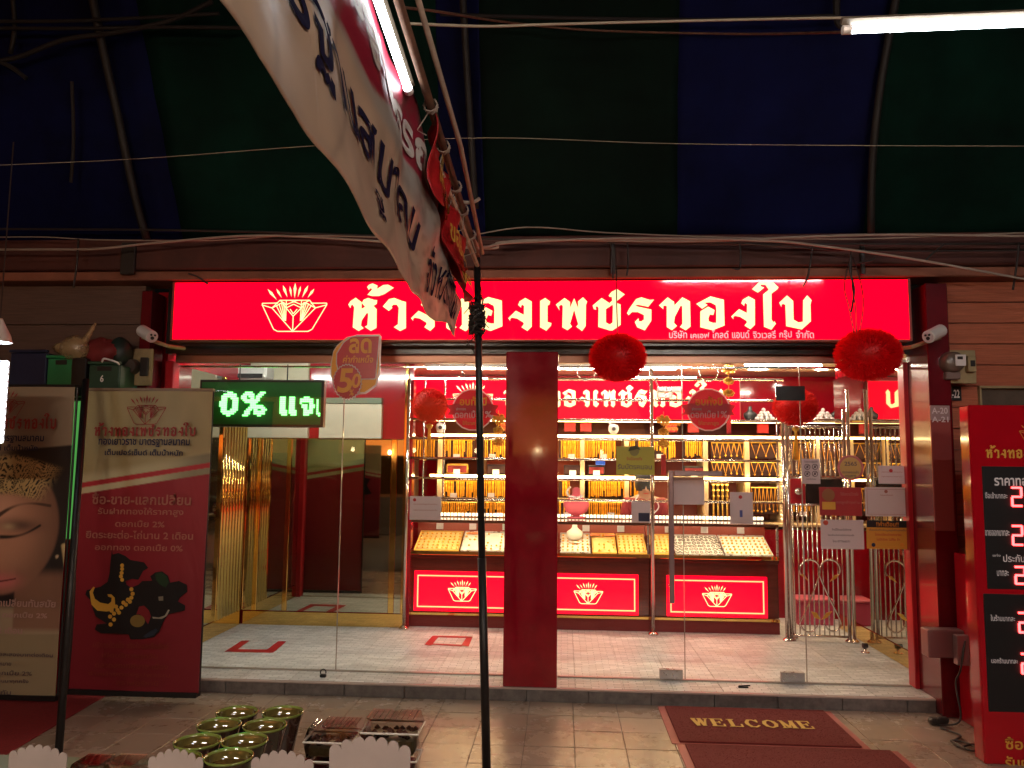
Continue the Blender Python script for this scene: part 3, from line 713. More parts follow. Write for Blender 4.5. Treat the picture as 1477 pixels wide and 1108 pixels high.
# ---- dome cameras inside
def dome_cam(px, py, label):
    p = U(px, py, 8.35)
    t = empty('dome_camera', p, label, 'security camera', 'white cameras behind the counter')
    MB().lathe([(.001, -.055), (.03, -.048), (.05, -.02), (.055, .01), (.045, .04), (.001, .055)], p, 18).build('housing', white_m, t, smooth=True)
    MB().lathe([(.02, -.058), (.021, -.046)], p, 14, axis='y').build('lens', black_m, t)
    MB().tube([p+Vector((0, .04, .02)), p+Vector((-.06, .12, .10)), (p.x-.10, YB-.03, p.z+.14)], .01, 6).build('arm', white_m, t)
dome_cam(636, 617, 'white dome camera beside the hanging red tinsel ball indoors')
dome_cam(885, 619, 'white dome camera above the yellow notice')

# ---- display counters
def counter(x0, x1, label, pan):
    t = empty('display_counter', ((x0+x1)/2, 7.6, ZS), label, 'display counter', 'lit display counters in a row')
    MB().box(x0, x1, 7.62, 8.15, ZS, .20).build('plinth', velvet_red, t)
    MB().bev(x0, x1, 7.60, 7.625, .198, .225, .003).build('kick_trim', gold_mirror, t)
    MB().bev(x0, x1, 7.635, 8.15, .225, .72, .004).build('cabinet', red_wood, t)
    MB().bev(x0, x1, 7.60, 8.16, .722, .765, .004).build('case_floor', red_wood, t)
    MB().bev(x0, x1, 7.575, 7.598, .755, .79, .003).build('case_trim', gold_mirror, t)
    cx = (pan[0]+pan[1])/2
    MB().box(pan[0], pan[1], 7.605, 7.633, .235, .60).build('light_panel', RED_GLOW2, t)
    l = MB(); y = 7.601; a, b, c, d = pan[0]+.03, pan[1]-.03, .27, .565; wl = .011
    for q in ((a, b, d-wl, d), (a, b, c, c+wl), (a, a+wl, c+wl, d-wl), (b-wl, b, c+wl, d-wl)):
        l.box(q[0], q[1], y, 7.604, q[2], q[3])
    l.build('panel_border', CREAM_GLOW2, t)
    e = MB(); emblem(e, cx, .43, .265, 7.600, 15); e.build('emblem', CREAM_GLOW, t, fix=False)
    # glass case
    for x in (x0+.012, x1-.012):
        MB().bev(x-.01, x+.01, 7.585, 7.605, .79, 1.055, .003).build('case_post', steel, t)
    gl = MB(); gl.add([(x0+.024, 7.59, .79), (x1-.024, 7.59, .79), (x1-.024, 7.59, 1.05), (x0+.024, 7.59, 1.05)], [(0, 1, 2, 3)]); gl.build('front_glass', clear_case, t, fix=False)
    MB().bev(x0, x1, 7.575, 7.612, 1.052, 1.078, .004).build('top_rail', mat('case_top_rail', (.12, .05, .03), .25, .6), t)
    gl = MB(); gl.add([(x0, 7.614, 1.072), (x1, 7.614, 1.072), (x1, 8.14, 1.072), (x0, 8.14, 1.072)], [(0, 1, 2, 3)]); gl.build('top_glass', clear_case, t, fix=False)
    MB().box(x0+.03, x1-.03, 7.614, 7.630, 1.056, 1.068).build('case_light', STRIP2, t)
    MB().box(x0, x1, 8.10, 8.15, .768, 1.06).build('case_back', mat('case_back', (.30, .04, .02), .35), t)
    for k in range(3):
        xx = x0+(x1-x0)*(.2+.3*k)
        MB().bev(xx-.035, xx+.035, 8.09, 8.098, .95, 1.01, .002).build('price_card', paper, t)
    # beaded light strip at the back edge
    b = MB(); n = int((x1-x0)/.035)
    for i in range(n):
        xx = x0+(i+.5)/n*(x1-x0); b.box(xx-.012, xx+.012, 8.12, 8.135, 1.082, 1.112)
    o = b.build('bead_lights', glow('bead_light', (1, .85, .6), 2.2), t); o['kind'] = 'stuff'
    return t
c1, c2, c3 = -1.45, -.30, .83
pw = [tuple(rc(p, 830, q, 875, 7.6)[:2]) for p, q in ((597, 737), (777, 921), (962, 1107))]
counter(-1.45, -.345, 'left display counter with a glowing red panel, beside the gold-framed mirror', pw[0])
counter(-.341, .80, 'middle display counter with a glowing red panel, right of the pillar', pw[1])
counter(.804, 1.97, 'right display counter with a glowing red panel, beside the steel gate', pw[2])

# trays inside the cases
tray_cream = mat('tray_cream', (.70, .44, .14), .5)
tray_white = mat('tray_white', (.72, .62, .52), .5)
def tray(x0, x1, label, kind, m):
    t = empty('jewellery_tray', ((x0+x1)/2, 7.8, .79), label, 'jewellery tray', 'trays of jewellery in the counters')
    ya, yb, za, zb = 7.64, 8.02, .785, .93
    pl = MB(); pl.add([(x0, ya, za), (x1, ya, za), (x1, yb, zb), (x0, yb, zb), (x0, ya, za-.015), (x1, ya, za-.015), (x1, yb, zb-.015), (x0, yb, zb-.015)],
                      [(0, 1, 2, 3), (4, 7, 6, 5), (0, 4, 5, 1), (1, 5, 6, 2), (2, 6, 7, 3), (3, 7, 4, 0)]); pl.build('pad', m, t)
    ed = MB()
    def Q(u, v, h=.006): return Vector((x0+u*(x1-x0), ya+v*(yb-ya), za+v*(zb-za)+h))
    for a_, b_ in (((0, 0), (1, 0)), ((1, 0), (1, 1)), ((1, 1), (0, 1)), ((0, 1), (0, 0))): ed.tube([Q(*a_), Q(*b_)], .006, 5)
    ed.build('tray_rim', gold if m is tray_cream else steel, t)
    g_ = MB(); n = max(5, int((x1-x0)/.042))
    for i in range(n):
        for j in range(6):
            u, v = (i+.5)/n, (j+.6)/6.6
            if kind == 'sparse' and random.random() < .6: continue
            p = Q(u+random.uniform(-.01, .01), v, .012)
            if kind == 'bangle': 
                r = random.uniform(.013, .02); g_.tube([p+Vector((r*math.cos(a), r*.6*math.sin(a), .4*r*math.sin(a))) for a in [q*PI/4 for q in range(9)]], .0035, 4, caps=False)
            else: rj = random.uniform(.009, .017); g_.lathe([(rj*.3, -.006), (rj, 0), (rj*.3, random.uniform(.006, .014))], p, 6)
    o = g_.build('jewels', black_m if kind == 'bangle' else gold_chain, t); o['kind'] = 'stuff'
    if kind == 'sparse':
        for u in (.15, .8):
            p = Q(u, .85, .01); MB().bev(p.x-.05, p.x+.05, p.y-.02, p.y+.02, p.z, p.z+.02, .003).build('price_card', mat('orange_card', (.7, .2, .06), .5), t)
specs = [(-1.40, -.98, 'ring', tray_cream, 'cream tray of gold rings at the far left of the counters'), (-.96, -.39, 'sparse', tray_white, 'pale tray with orange cards, left of the pillar'),
         (-.02, .26, 'plain', tray_white, 'plain white tray under the small white bust'), (.28, .50, 'sparse', tray_cream, 'cream tray with orange cards right of the white bust'), (.52, .78, 'ring', tray_cream, 'cream tray of gold rings left of the door handle'),
         (.83, 1.03, 'ring', tray_cream, 'cream tray of gold rings behind the door handle'), (1.05, 1.48, 'bangle', tray_white, 'white tray of dark bangles right of the door handle'), (1.50, 1.93, 'ring', tray_white, 'white tray of rows of rings beside the gate')]
for a, b, k, m, lb in specs: tray(a, b, lb, k, m)
bust(U(829, 782, 7.85).x, 7.85, .86, .19, mat('white_bust', (.66, .58, .48), .4), 'small white necklace bust inside the counter right of the pillar', 'necklace busts')
pinkm = mat('pink_velvet', (.45, .06, .09), .6)
tb = bust(U(831, 750, 8.0).x, 7.95, 1.085, .30, pinkm, 'pink velvet bust wearing white flowers on the counter right of the pillar', 'necklace busts')
m = MB(); bx = U(831, 750, 8.0).x
for i in range(16):
    an = -.2+i*.22; c = (bx-.02+.07*math.cos(an*1.3), 7.85, 1.30+i*.006-.05*math.sin(an))
    m.lathe([(.002, -.012), (.014, 0), (.002, .012)], c, 6)
m.build('flower_garland', paper, tb, smooth=True)

# ---- security rails over the counter
rail = empty('counter_rails', (.3, 7.5, ZS), 'tall chrome rail screen standing over the display counter', 'railing')
x0r, x1r = U(589, 700, 7.5).x, U(1134, 700, 7.5).x
for py in (547, 577, 606, 634, 663, 692, 722):
    z = U(860, py, 7.5).z
    MB().tube([(x0r, 7.5, z), (x1r, 7.5, z)], .011, 8).build('rail', chrome, rail, smooth=True)
for px, top in ((586, 547), (941, 530), (1139, 560)):
    x = U(px, 750, 7.48).x
    MB().tube([(x, 7.475, ZS+.02), (x, 7.475, U(px, top, 7.48).z)], .016, 10).build('post', chrome, rail, smooth=True)
    MB().lathe([(.045, 0), (.045, .012), (.025, .03)], (x, 7.475, ZS), 16).build('foot', chrome, rail, smooth=True)
for px in (612, 641, 1120):
    x = U(px, 600, 7.5).x
    MB().tube([(x, 7.5, U(px, 722, 7.5).z), (x, 7.5, U(px, 547, 7.5).z)], .008, 8).build('rail', chrome, rail, smooth=True)
sp = MB()
for k in range(28):
    z = 1.12+k*.035; sp.tube([(x1r-.03, 7.5, z), (x1r-.02, 7.62, z+.012)], .006, 5); 
o = sp.build('spiral_rungs', chrome, rail); o['kind'] = 'stuff'
# ring ornaments on the top rail
def hoop(px, py, label):
    p = U(px, py, 7.42); t = MB().tube([p+Vector((.085*math.cos(a), 0, .085*math.sin(a))) for a in [i*PI/12 for i in range(25)]], .006, 6, caps=False)
    tag(t.build('hanging_hoop', chrome, smooth=True), label, 'hoop', 'chrome hoops on the top rail')
hoop(680, 535, 'chrome hoop on the top rail above the left round decal'); hoop(846, 536, 'chrome hoop on the top rail right of the pillar'); hoop(1022, 537, 'chrome hoop on the top rail above the right round decal')

# ---- steel gate with scrollwork
gate = empty('scroll_gate', (2.25, 7.36, ZS), 'steel gate with scrollwork and golden leaves beside the right mirror', 'gate')
YT = 7.36
gx0, gx1 = 2.0, 2.50
for x in (gx0-.035, gx0, gx1, gx1+.04):
    MB().tube([(x, YT, ZS+.015), (x, YT, 2.12 if x in (gx0, gx1) else 2.30)], .016, 10).build('post', chrome, gate, smooth=True)
    MB().lathe([(.04, 0), (.04, .01), (.022, .025)], (x, YT, ZS), 14).build('foot', chrome, gate, smooth=True)
def gz(py): return U(1185, py, YT).z
for py in (606, 616, 690, 728, 918):
    MB().tube([(gx0+.016, YT, gz(py)), (gx1-.016, YT, gz(py))], .011, 8).build('rail', chrome, gate, smooth=True)
for i in range(11):
    x = gx0+.016+(i+.6)/11.2*(gx1-gx0-.03)
    MB().tube([(x, YT, gz(616)), (x, YT, gz(690))], .007, 6).build('bar', chrome, gate, smooth=True)
    MB().tube([(x, YT+.02, gz(728)), (x, YT+.02, gz(918))], .007, 6).build('bar', chrome, gate, smooth=True)
MB().bev(gx0+.02, gx0+.15, YT-.01, YT+.02, gz(727), gz(691), .004).build('lock_plate', red_mid, gate)
MB().bev(gx0+.155, gx1-.02, YT-.005, YT+.02, gz(727), gz(691), .004).build('lock_plate', black_soffit, gate)
MB().lathe([(.001, -.075), (.028, -.07), (.034, -.055), (.026, -.035), (.014, -.02), (.014, -.01)], (gx0+.075, YT, gz(709)), 16, axis='y').build('knob', chrome, gate, smooth=True)
def scroll(pts, name='scroll', m=chrome, r=.008):
    P_ = [U(px, py, YT-.02) for px, py in pts]
    MB().tube(curve_pts(P_, 5), r, 8).build(name, m, gate, smooth=True)
def arc(cx, cy, r, a0, a1, n=9): return [(cx+r*math.cos(math.radians(a0+(a1-a0)*i/(n-1))), cy+r*math.sin(math.radians(a0+(a1-a0)*i/(n-1)))) for i in range(n)]
scroll(arc(1168, 822, 14.5, 150, 370)+[(1184, 835), (1196, 862), (1210, 890), (1213, 902), (1206, 910), (1196, 909), (1188, 900)])
scroll(arc(1197, 822, 14.5, 30, -190)+[(1180, 835), (1170, 862), (1158, 890), (1154, 900), (1162, 911), (1174, 910), (1182, 900)])
for l in ([(1154, 829), (1160, 828), (1166, 838), (1158, 832)], [(1210, 829), (1204, 830), (1197, 839), (1206, 834)], [(1170, 882), (1178, 884), (1184, 894), (1175, 891)], [(1200, 882), (1192, 884), (1185, 894), (1193, 891)]):
    pts = [(U(px, py, YT-.03).x, U(px, py, YT-.03).z) for px, py in l]
    MB().poly(pts, YT-.034, YT-.026).build('leaf', gold, gate)
# door stops on the floor
for px, py, lb in ((1248, 942, 'chrome door stop with black rubber at the foot of the gate'),):
    p = G(px, py, ZS); t = empty('door_stop', p, lb, 'door stop')
    MB().lathe([(.035, 0), (.035, .008), (.012, .014), (.012, .05)], p, 14).build('base', chrome, t, smooth=True)
    MB().lathe([(.02, -.02), (.02, .02)], (p.x, p.y, p.z+.06), 12, axis='x').build('rubber', black_m, t)
# pink storage box and panel behind the gate
a, b, c, d = rc(1146, 862, 1198, 888, 8.2)
t = empty('storage_box', (2.4, 8.2, ZS), 'pink plastic storage box on the floor behind the gate', 'storage box')
MB().bev(a, b, 8.1, 8.38, ZS, d-.03, .01).build('box_body', mat('pink_plastic', (.55, .05, .12), .35), t)
MB().bev(a-.01, b+.01, 8.09, 8.39, d-.028, d, .008).build('box_lid', mat('pink_lid', (.65, .12, .18), .35), t)

# ---- tubes and downlights of the shop ceiling
def in_tube(x0, x1, y, label, z=ZC-.05, m=TUBE_IN):
    t = empty('ceiling_tube_lamp', ((x0+x1)/2, y, z), label, 'lamp', 'tube lamps under the shop ceiling')
    MB().bev(x0-.03, x1+.03, y-.03, y+.03, z+.016, z+.048, .004).build('fitting', white_m, t)
    MB().tube([(x0, y, z), (x1, y, z)], .0095, 10).build('tube', m, t, smooth=True)
in_tube(-.1, 1.1, 7.9, 'long tube lamp under the ceiling right of the pillar')
in_tube(-1.35, -.5, 7.9, 'tube lamp under the ceiling left of the pillar')
in_tube(1.7, 2.4, 7.6, 'tube lamp under the ceiling above the gate')
in_tube(-2.8, -1.2, 6.3, 'unseen enlarged tube lamp under the ceiling of the left bay', m=glow('cool_tube_inside', (.9, 1, .88), 150))  # out of sight, made bigger to lighten the bay
in_tube(.1, 1.9, 6.14, 'unseen tube lamp close behind the glass on the right')  # kept out of sight behind the fascia to light the floor
for px, py, lb in ((1098, 528, 'round downlight above the red ball, nearer the gate'), (1088, 534, 'round downlight above the black bust'), (1185, 528, 'round downlight above the gate')):
    p = U(px, py, 8.2); p.z = ZC-.012; p.y = 8.2
    t = empty('downlight', p, lb, 'downlight', 'round downlights in the ceiling')
    MB().lathe([(.06, 0), (.075, -.008), (.075, .01)], p, 20).build('trim', white_m, t)
    MB().lathe([(.05, -.009), (.05, -.004)], p, 16).build('lens', TUBE_IN, t)
# air conditioner in the left bay
t = empty('air_conditioner', (-2.5, 7.2, 2.35), 'white wall air conditioner high in the left bay', 'air conditioner')
a, b, c, d = rc(300, 527, 385, 547, 7.3)
MB().bev(a, b, 7.28, 7.50, c, min(d, 2.58), .02).build('casing', white_m, t)
MB().bev(a+.03, b-.03, 7.27, 7.277, c+.01, c+.05, .002).build('louvre', black_m, t)

# ================================================================== THINGS ON AND BEHIND THE GLASS
def sheet(name, r, Y, m, label, cat, group=None, th=.003, lines=(), rot=0):
    a, b, c, d = rc(*r, Y)
    t = empty(name, ((a+b)/2, Y, (c+d)/2), label, cat, group)
    MB().bev(a, b, Y, Y+th, c, d, .0008).build('sheet', m, t)
    for (s, lr, im, off) in lines:
        q = MB(); text_px(q, s, *lr, Y-.0015, off); q.build('lettering', im, t, fix=False)
    return t
gpn = 'paper notices stuck on the glass'
YP = YG-.008
nl = lambda r, n, im=ink: [(s, (r[0]+(r[2]-r[0])*.12, r[1]+(r[3]-r[1])*(.30+.5*i/n), r[2]-(r[2]-r[0])*.12, r[1]+(r[3]-r[1])*(.30+.5*i/n)+2.6), im, .01) for i, s in enumerate(('ประกาศแจ้งลูกค้าทุกท่าน', 'กรุณาถอดหมวกและแว่น', 'ก่อนเข้าร้านทุกครั้ง', 'ขอบคุณค่ะ')[:n])]
def dot(t, px, py, r, Y, m, name='emblem'):
    p = U(px, py, Y); MB().lathe([(.001, -.001), (r, 0), (r, .001)], p, 18, axis='y').build(name, m, t, fix=True)
r = (591, 716, 636, 750); t = sheet('notice', r, YP, paper, 'white notice with faint pink lettering low on the left glass', 'notice', gpn, lines=nl(r, 2, ink_pink)); dot(t, 598, 721, .012, YP-.003, ink_red)
r = (963, 688, 1016, 728); t = sheet('notice', r, YP, paper, 'wide blank-looking white notice half behind the door handle', 'notice', gpn); dot(t, 966, 696, .012, YP-.003, ink_red)
r = (911, 724, 938, 754); t = sheet('notice', r, YP, paper, 'small white notice with a blue block left of the door handle', 'notice', gpn)
a, b, c, d = rc(921, 740, 937, 752, YP-.003); MB().box(a, b, YP-.004, YP-.001, c, d).build('blue_block', ink_blue, t)
r = (1053, 710, 1086, 756); t = sheet('notice', r, YP, paper, 'upright white notice with a red dot right of the door handle', 'notice', gpn); dot(t, 1068, 717, .013, YP-.003, ink_red)
a, b, c, d = rc(1067, 736, 1071, 746, YP-.003); MB().box(a, b, YP-.004, YP-.001, c, d).build('blue_block', mat('blue_print', (.1, .12, .4), .5), t)
yel = mat('yellow_notice', (.50, .46, .04), .5, vary=.06, vscale=20)
r = (889, 644, 944, 685); t = sheet('notice', r, YP, yel, 'yellow green notice with a sketched face and lettering', 'notice', gpn, lines=[('ร้านนี้ปลอดภัย', (904, 659, 926, 664), ink_red, .01), ('รับบัตรคนจน', (891, 669, 940, 677), ink, .01)])
fc = U(915, 651, YP-.004); q = MB(); q.lathe([(.001, -.001), (.035, 0), (.035, .001)], fc, 18, axis='y'); q.build('drawn_face', mat('drawn_face', (.30, .28, .08), .6), t)
q = MB(); q.poly([(fc.x-.045, fc.z), (fc.x-.03, fc.z+.035), (fc.x+.02, fc.z+.045), (fc.x+.045, fc.z+.01), (fc.x+.02, fc.z+.015)], YP-.008, YP-.006); q.build('drawn_hair', mat('drawn_hair', (.08, .09, .03), .6), t)
# prohibition sign with four round symbols
r = (1157, 662, 1183, 698); t = sheet('notice', r, YP, paper, 'small white sign with four black prohibition symbols', 'notice', gpn, lines=[('โปรดปฏิบัติ', (1160, 664.5, 1179, 668), ink, .012), ('งดเข้าพื้นที่ในร้าน', (1163, 690, 1177, 692), ink, .01)])
for px, py in ((1164.5, 673.5), (1175.5, 673.5), (1164.5, 683.5), (1175.5, 683.5)):
    p = U(px, py, YP-.004); q = MB()
    q.tube([p+Vector((.019*math.cos(a), 0, .019*math.sin(a))) for a in [i*PI/9 for i in range(19)]], .0024, 4, caps=False)
    q.tube([p+Vector((-.013, 0, -.013)), p+Vector((.013, 0, .013))], .002, 4); q.box(p.x-.006, p.x+.006, p.y-.001, p.y+.001, p.z-.008, p.z+.009)
    q.build('symbol', ink, t)
# round year decal
t = empty('round_decal', U(1227, 675, YP), 'round pink and gold 2565 decal on the right glass', 'decal')
dot(t, 1227, 675, .092, YP-.002, mat('decal_pink', (.52, .13, .13), .5), 'disc'); dot(t, 1227, 675, .076, YP-.004, mat('decal_gold', (.62, .40, .12), .5), 'inner_disc')
lines(t, ink, YP-.007, [('2565', (1218, 666, 1236, 672)), ('ตรวจสอบแล้ว', (1215, 679, 1239, 683)), ('กรมการ', (1219, 685, 1235, 689))], .02)
r = (1182, 703, 1243, 744); t = sheet('notice', r, YP, mat('red_certificate', (.42, .03, .03), .4, vary=.1), 'red certificate with a gold medallion stuck on the right glass', 'notice', gpn, lines=[('ได้รับความไว้วางใจ', (1212, 710, 1238, 715), ink_pink, .01), ('จากลูกค้าทุกท่าน', (1206, 722, 1240, 728), ink_pink, .01)])
dot(t, 1195, 714, .045, YP-.004, mat('medallion', (.30, .12, .04), .4), 'medallion'); a, b, c, d = rc(1186, 724, 1205, 735, YP-.003); MB().box(a, b, YP-.005, YP-.001, c, d).build('gold_block', gold_print, t)
r = (1184, 750, 1246, 792); t = sheet('notice', r, YP, paper, 'white notice with three lines of print and a red dot, under the red certificate', 'notice', gpn, lines=[('ร้านนี้ใช้ระบบบันทึกภาพ', (1200, 762, 1228, 765.5), ink, .012), ('โปรดชำระเงินก่อนรับสินค้าทุกครั้ง', (1194, 770.5, 1232, 774), ink, .012), ('โทร 077566571', (1201, 779, 1226, 782.5), ink, .012)]); dot(t, 1191, 754, .018, YP-.003, mat('orange_dot', (.6, .08, .04), .5))
r = (1267, 672, 1306, 698); t = sheet('notice', r, YP, paper, 'small white notice above the bordered certificate', 'notice', gpn, lines=nl(r, 2, ink_pink)); dot(t, 1285, 679, .013, YP-.003, ink_red)
r = (1248, 703, 1309, 745); t = sheet('notice', r, YP, paper, 'white bordered certificate with a small pink crest', 'notice', gpn, lines=[('ใบอนุญาตค้าของเก่า', (1270, 713, 1288, 716), ink_pink, .01)])
dot(t, 1278, 709, .012, YP-.003, ink_pink)
a, b, c, d = rc(1251, 706, 1306, 742, YP-.003); q = MB()
for z_ in (c, d): q.box(a, b, YP-.003, YP-.001, z_-.001, z_+.001)
for x_ in (a, b): q.box(x_-.001, x_+.001, YP-.003, YP-.001, c, d)
q.build('border', ink_pink, t)
r = (1250, 751, 1311, 792); t = sheet('notice', r, YP, mat('orange_notice', (.68, .30, .03), .5, vary=.05), 'orange notice with a black heading on the right glass', 'notice', gpn, lines=[('ต้องบันทึกข้อมูลลูกค้าทุกครั้ง', (1254, 763, 1307, 767), ink, .012), ('โปรดเตรียมบัตรประชาชน', (1262, 769, 1300, 773), ink_red, .015), ('ไม่มีบัตร ไม่ซื้อ จ้า', (1264, 776, 1298, 780), ink_red, .015)])
a, b, c, d = rc(1250, 751, 1311, 761, YP-.003); MB().box(a, b, YP-.004, YP-.001, c, d).build('heading_band', black_m, t)
q = MB(); text_px(q, '!!คำเตือน!!', 1264, 752.5, 1296, 759.5, YP-.006, .015); q.build('lettering', orange_ink, t, fix=False)
dot(t, 1260, 786, .014, YP-.004, ink_blue, 'seal'); dot(t, 1301, 786, .014, YP-.004, orange_ink, 'seal')

# round interest-rate decals
DWH = translucent(mat('decal_white', (.85, .6, .6), .5), (1, .75, .75), .55)
def rate_decal(cx, cy, label):
    t = empty('round_decal', U(cx, cy, YP), label, 'decal', 'round red interest decals')
    dot(t, cx, cy, .158, YP-.002, DWH, 'disc'); dot(t, cx, cy, .148, YP-.004, translucent(mat('decal_red', (.80, .012, .03), .4), (1, .02, .05), .6), 'inner_disc')
    p = U(cx, cy, YP-.009); w_ = .20
    MB().poly([(p.x-w_, p.z-.045), (p.x-w_+.03, p.z-.01), (p.x-w_, p.z+.035), (p.x-.12, p.z+.045), (p.x+.12, p.z+.045), (p.x+w_, p.z+.035), (p.x+w_-.03, p.z-.01), (p.x+w_, p.z-.045), (p.x+.12, p.z-.035), (p.x-.12, p.z-.035)], YP-.010, YP-.006).build('ribbon', translucent(mat('decal_ribbon', (.60, .01, .02), .4), (.8, .012, .03), .55), t)
    q = MB(); text_px(q, 'อบทั้งปี', cx-19, cy-19, cx+20, cy-6, YP-.012, .03); q.build('lettering', translucent(mat('decal_yellow', (.95, .45, .04), .5), (1, .5, .03), .5), t, fix=False)
    lines(t, DWH, YP-.014, [('ฝากทอง', (cx-24, cy-3, cx-10, cy+1)), ('ดอกเบี้ย', (cx-26, cy+1, cx+10, cy+12)), ('1%', (cx+13, cy+2, cx+27, cy+11.5))], .02)
    q = MB(); text_px(q, 'ให้ราคาสูง', cx-15, cy+16, cx+15, cy+24, YP-.012, .03); q.build('lettering', mat('decal_orange', (.78, .16, .03), .5), t, fix=False)
rate_decal(682, 591, 'round red interest decal partly behind the black pole'); rate_decal(1022, 591, 'round red interest decal reading 1 percent, right of the pillar')

# discount decal hanging in front of the left door
t = empty('discount_decal', U(512, 530, 5.5), 'red and yellow discount decal reading 50 percent beneath the sign', 'decal'); YD = 5.50
def zz4(l): return [(U(470+x/11.08, 480+y/11.08, YD).x, U(470+x/11.08, 480+y/11.08, YD).z) for x, y in l]
silver = mat('decal_silver', (.75, .62, .58), .3, .1)
MB().poly(zz4([(120,290),(180,200),(330,70),(500,30),(860,22),(890,60),(868,640),(800,860),(640,980),(300,1000),(150,880),(70,680),(78,480)]), YD, YD+.004).build('backing', silver, t)
MB().poly(zz4([(125,310),(185,215),(330,90),(500,50),(855,45),(850,560),(790,830),(620,950),(320,960),(150,850),(92,660),(100,480)]), YD-.004, YD-.001).build('yellow_layer', mat('decal_amber', (.95, .42, .02), .4), t)
MB().poly(zz4([(170,330),(280,150),(400,65),(500,52),(870,45),(810,730),(780,750),(560,750),(220,700),(165,500)]), YD-.008, YD-.005).build('silver_layer', silver, t)
MB().poly(zz4([(190,340),(295,165),(410,80),(500,68),(855,62),(795,720),(770,735),(560,735),(235,690),(185,500)]), YD-.012, YD-.009).build('red_layer', mat('decal_dark_red', (.62, .008, .018), .3), t)
def zr(a, b, c, d): return (470+a/11.08, 480+b/11.08, 470+c/11.08, 480+d/11.08)
gl = mat('decal_gold_letter', (.95, .42, .04), .4)
lines(t, gl, YD-.014, [('ลด', zr(370, 90, 730, 330))], .03); lines(t, gl, YD-.014, [('ค่ากำเหน็จ', zr(270, 360, 750, 480))], .02, .15)
cx_, cy_ = 355, 790
pr = []
for i in range(56):
    a_ = 2*PI*i/56; r_ = 1+(.05 if i % 2 else -.02); pr.append((cx_+225*r_*math.cos(a_), cy_+280*r_*math.sin(a_)))
MB().poly(zz4(pr), YD-.018, YD-.014).build('seal_edge', silver, t)
MB().poly(zz4([(cx_+(x-cx_)*.93, cy_+(y-cy_)*.93) for x, y in pr]), YD-.022, YD-.019).build('seal', mat('decal_seal', (.58, .008, .016), .3), t)
lines(t, gl, YD-.025, [('5', zr(180, 570, 410, 960)), ('0', zr(405, 650, 545, 885)), ('%', zr(370, 905, 440, 1005))], .025, .1, 'numeral')

# LED moving-message board
a, b, c, d = rc(287, 548, 467, 616, 5.99)
t = empty('led_message_board', ((a+b)/2, 6.0, c), 'black LED board glowing green with a percentage message', 'LED board')
MB().bev(a, b, 5.985, 6.05, c, d, .006).build('casing', mat('led_case', (.01, .014, .01), .3), t)
MB().box(a+.02, b-.02, 5.981, 5.984, c+.02, d-.02).build('led_face', mat('led_face', (.01, .16, .03), .5), t)  # green base put in for the halo around the LEDs
dm = MB()
def led_text(s, r, off):
    x0, x1, z0, z1 = rc(*r, 5.975); A, F, _ = text2d(s, off); st = .0145
    V = A*np.array([x1-x0, z1-z0]); nx, nz = int((x1-x0)/st)+1, int((z1-z0)/st)+1
    for i in range(nx):
        for j in range(nz):
            p = (i*st+.004, j*st+.004); hit = False
            for f in F:
                for k in range(1, len(f)-1):
                    p0, p1, p2 = V[f[0]], V[f[k]], V[f[k+1]]
                    d1 = (p[0]-p1[0])*(p0[1]-p1[1])-(p0[0]-p1[0])*(p[1]-p1[1]); d2 = (p[0]-p2[0])*(p1[1]-p2[1])-(p1[0]-p2[0])*(p[1]-p2[1]); d3 = (p[0]-p0[0])*(p2[1]-p0[1])-(p2[0]-p0[0])*(p[1]-p0[1])
                    if not ((d1 < 0 or d2 < 0 or d3 < 0) and (d1 > 0 or d2 > 0 or d3 > 0)): hit = True; break
                if hit: break
            if hit: dm.box(x0+p[0]-.0062, x0+p[0]+.0062, 5.972, 5.980, z0+p[1]-.0062, z0+p[1]+.0062)
led_text('0', (317, 565, 344, 600), .035); led_text('%', (348, 565, 384, 600), .03); led_text('แ', (404, 573, 428, 599), .04); led_text('จ', (433, 573, 453, 599), .04); led_text('เ', (457, 577, 462, 600), .03)
o = dm.build('led_dots', LED_GREEN, t); o['kind'] = 'stuff'
for x in (a+.3, b-.3): MB().tube([(x, 6.02, d), (x, 6.02, 2.35)], .005, 6).build('hanger', cable_m, t)

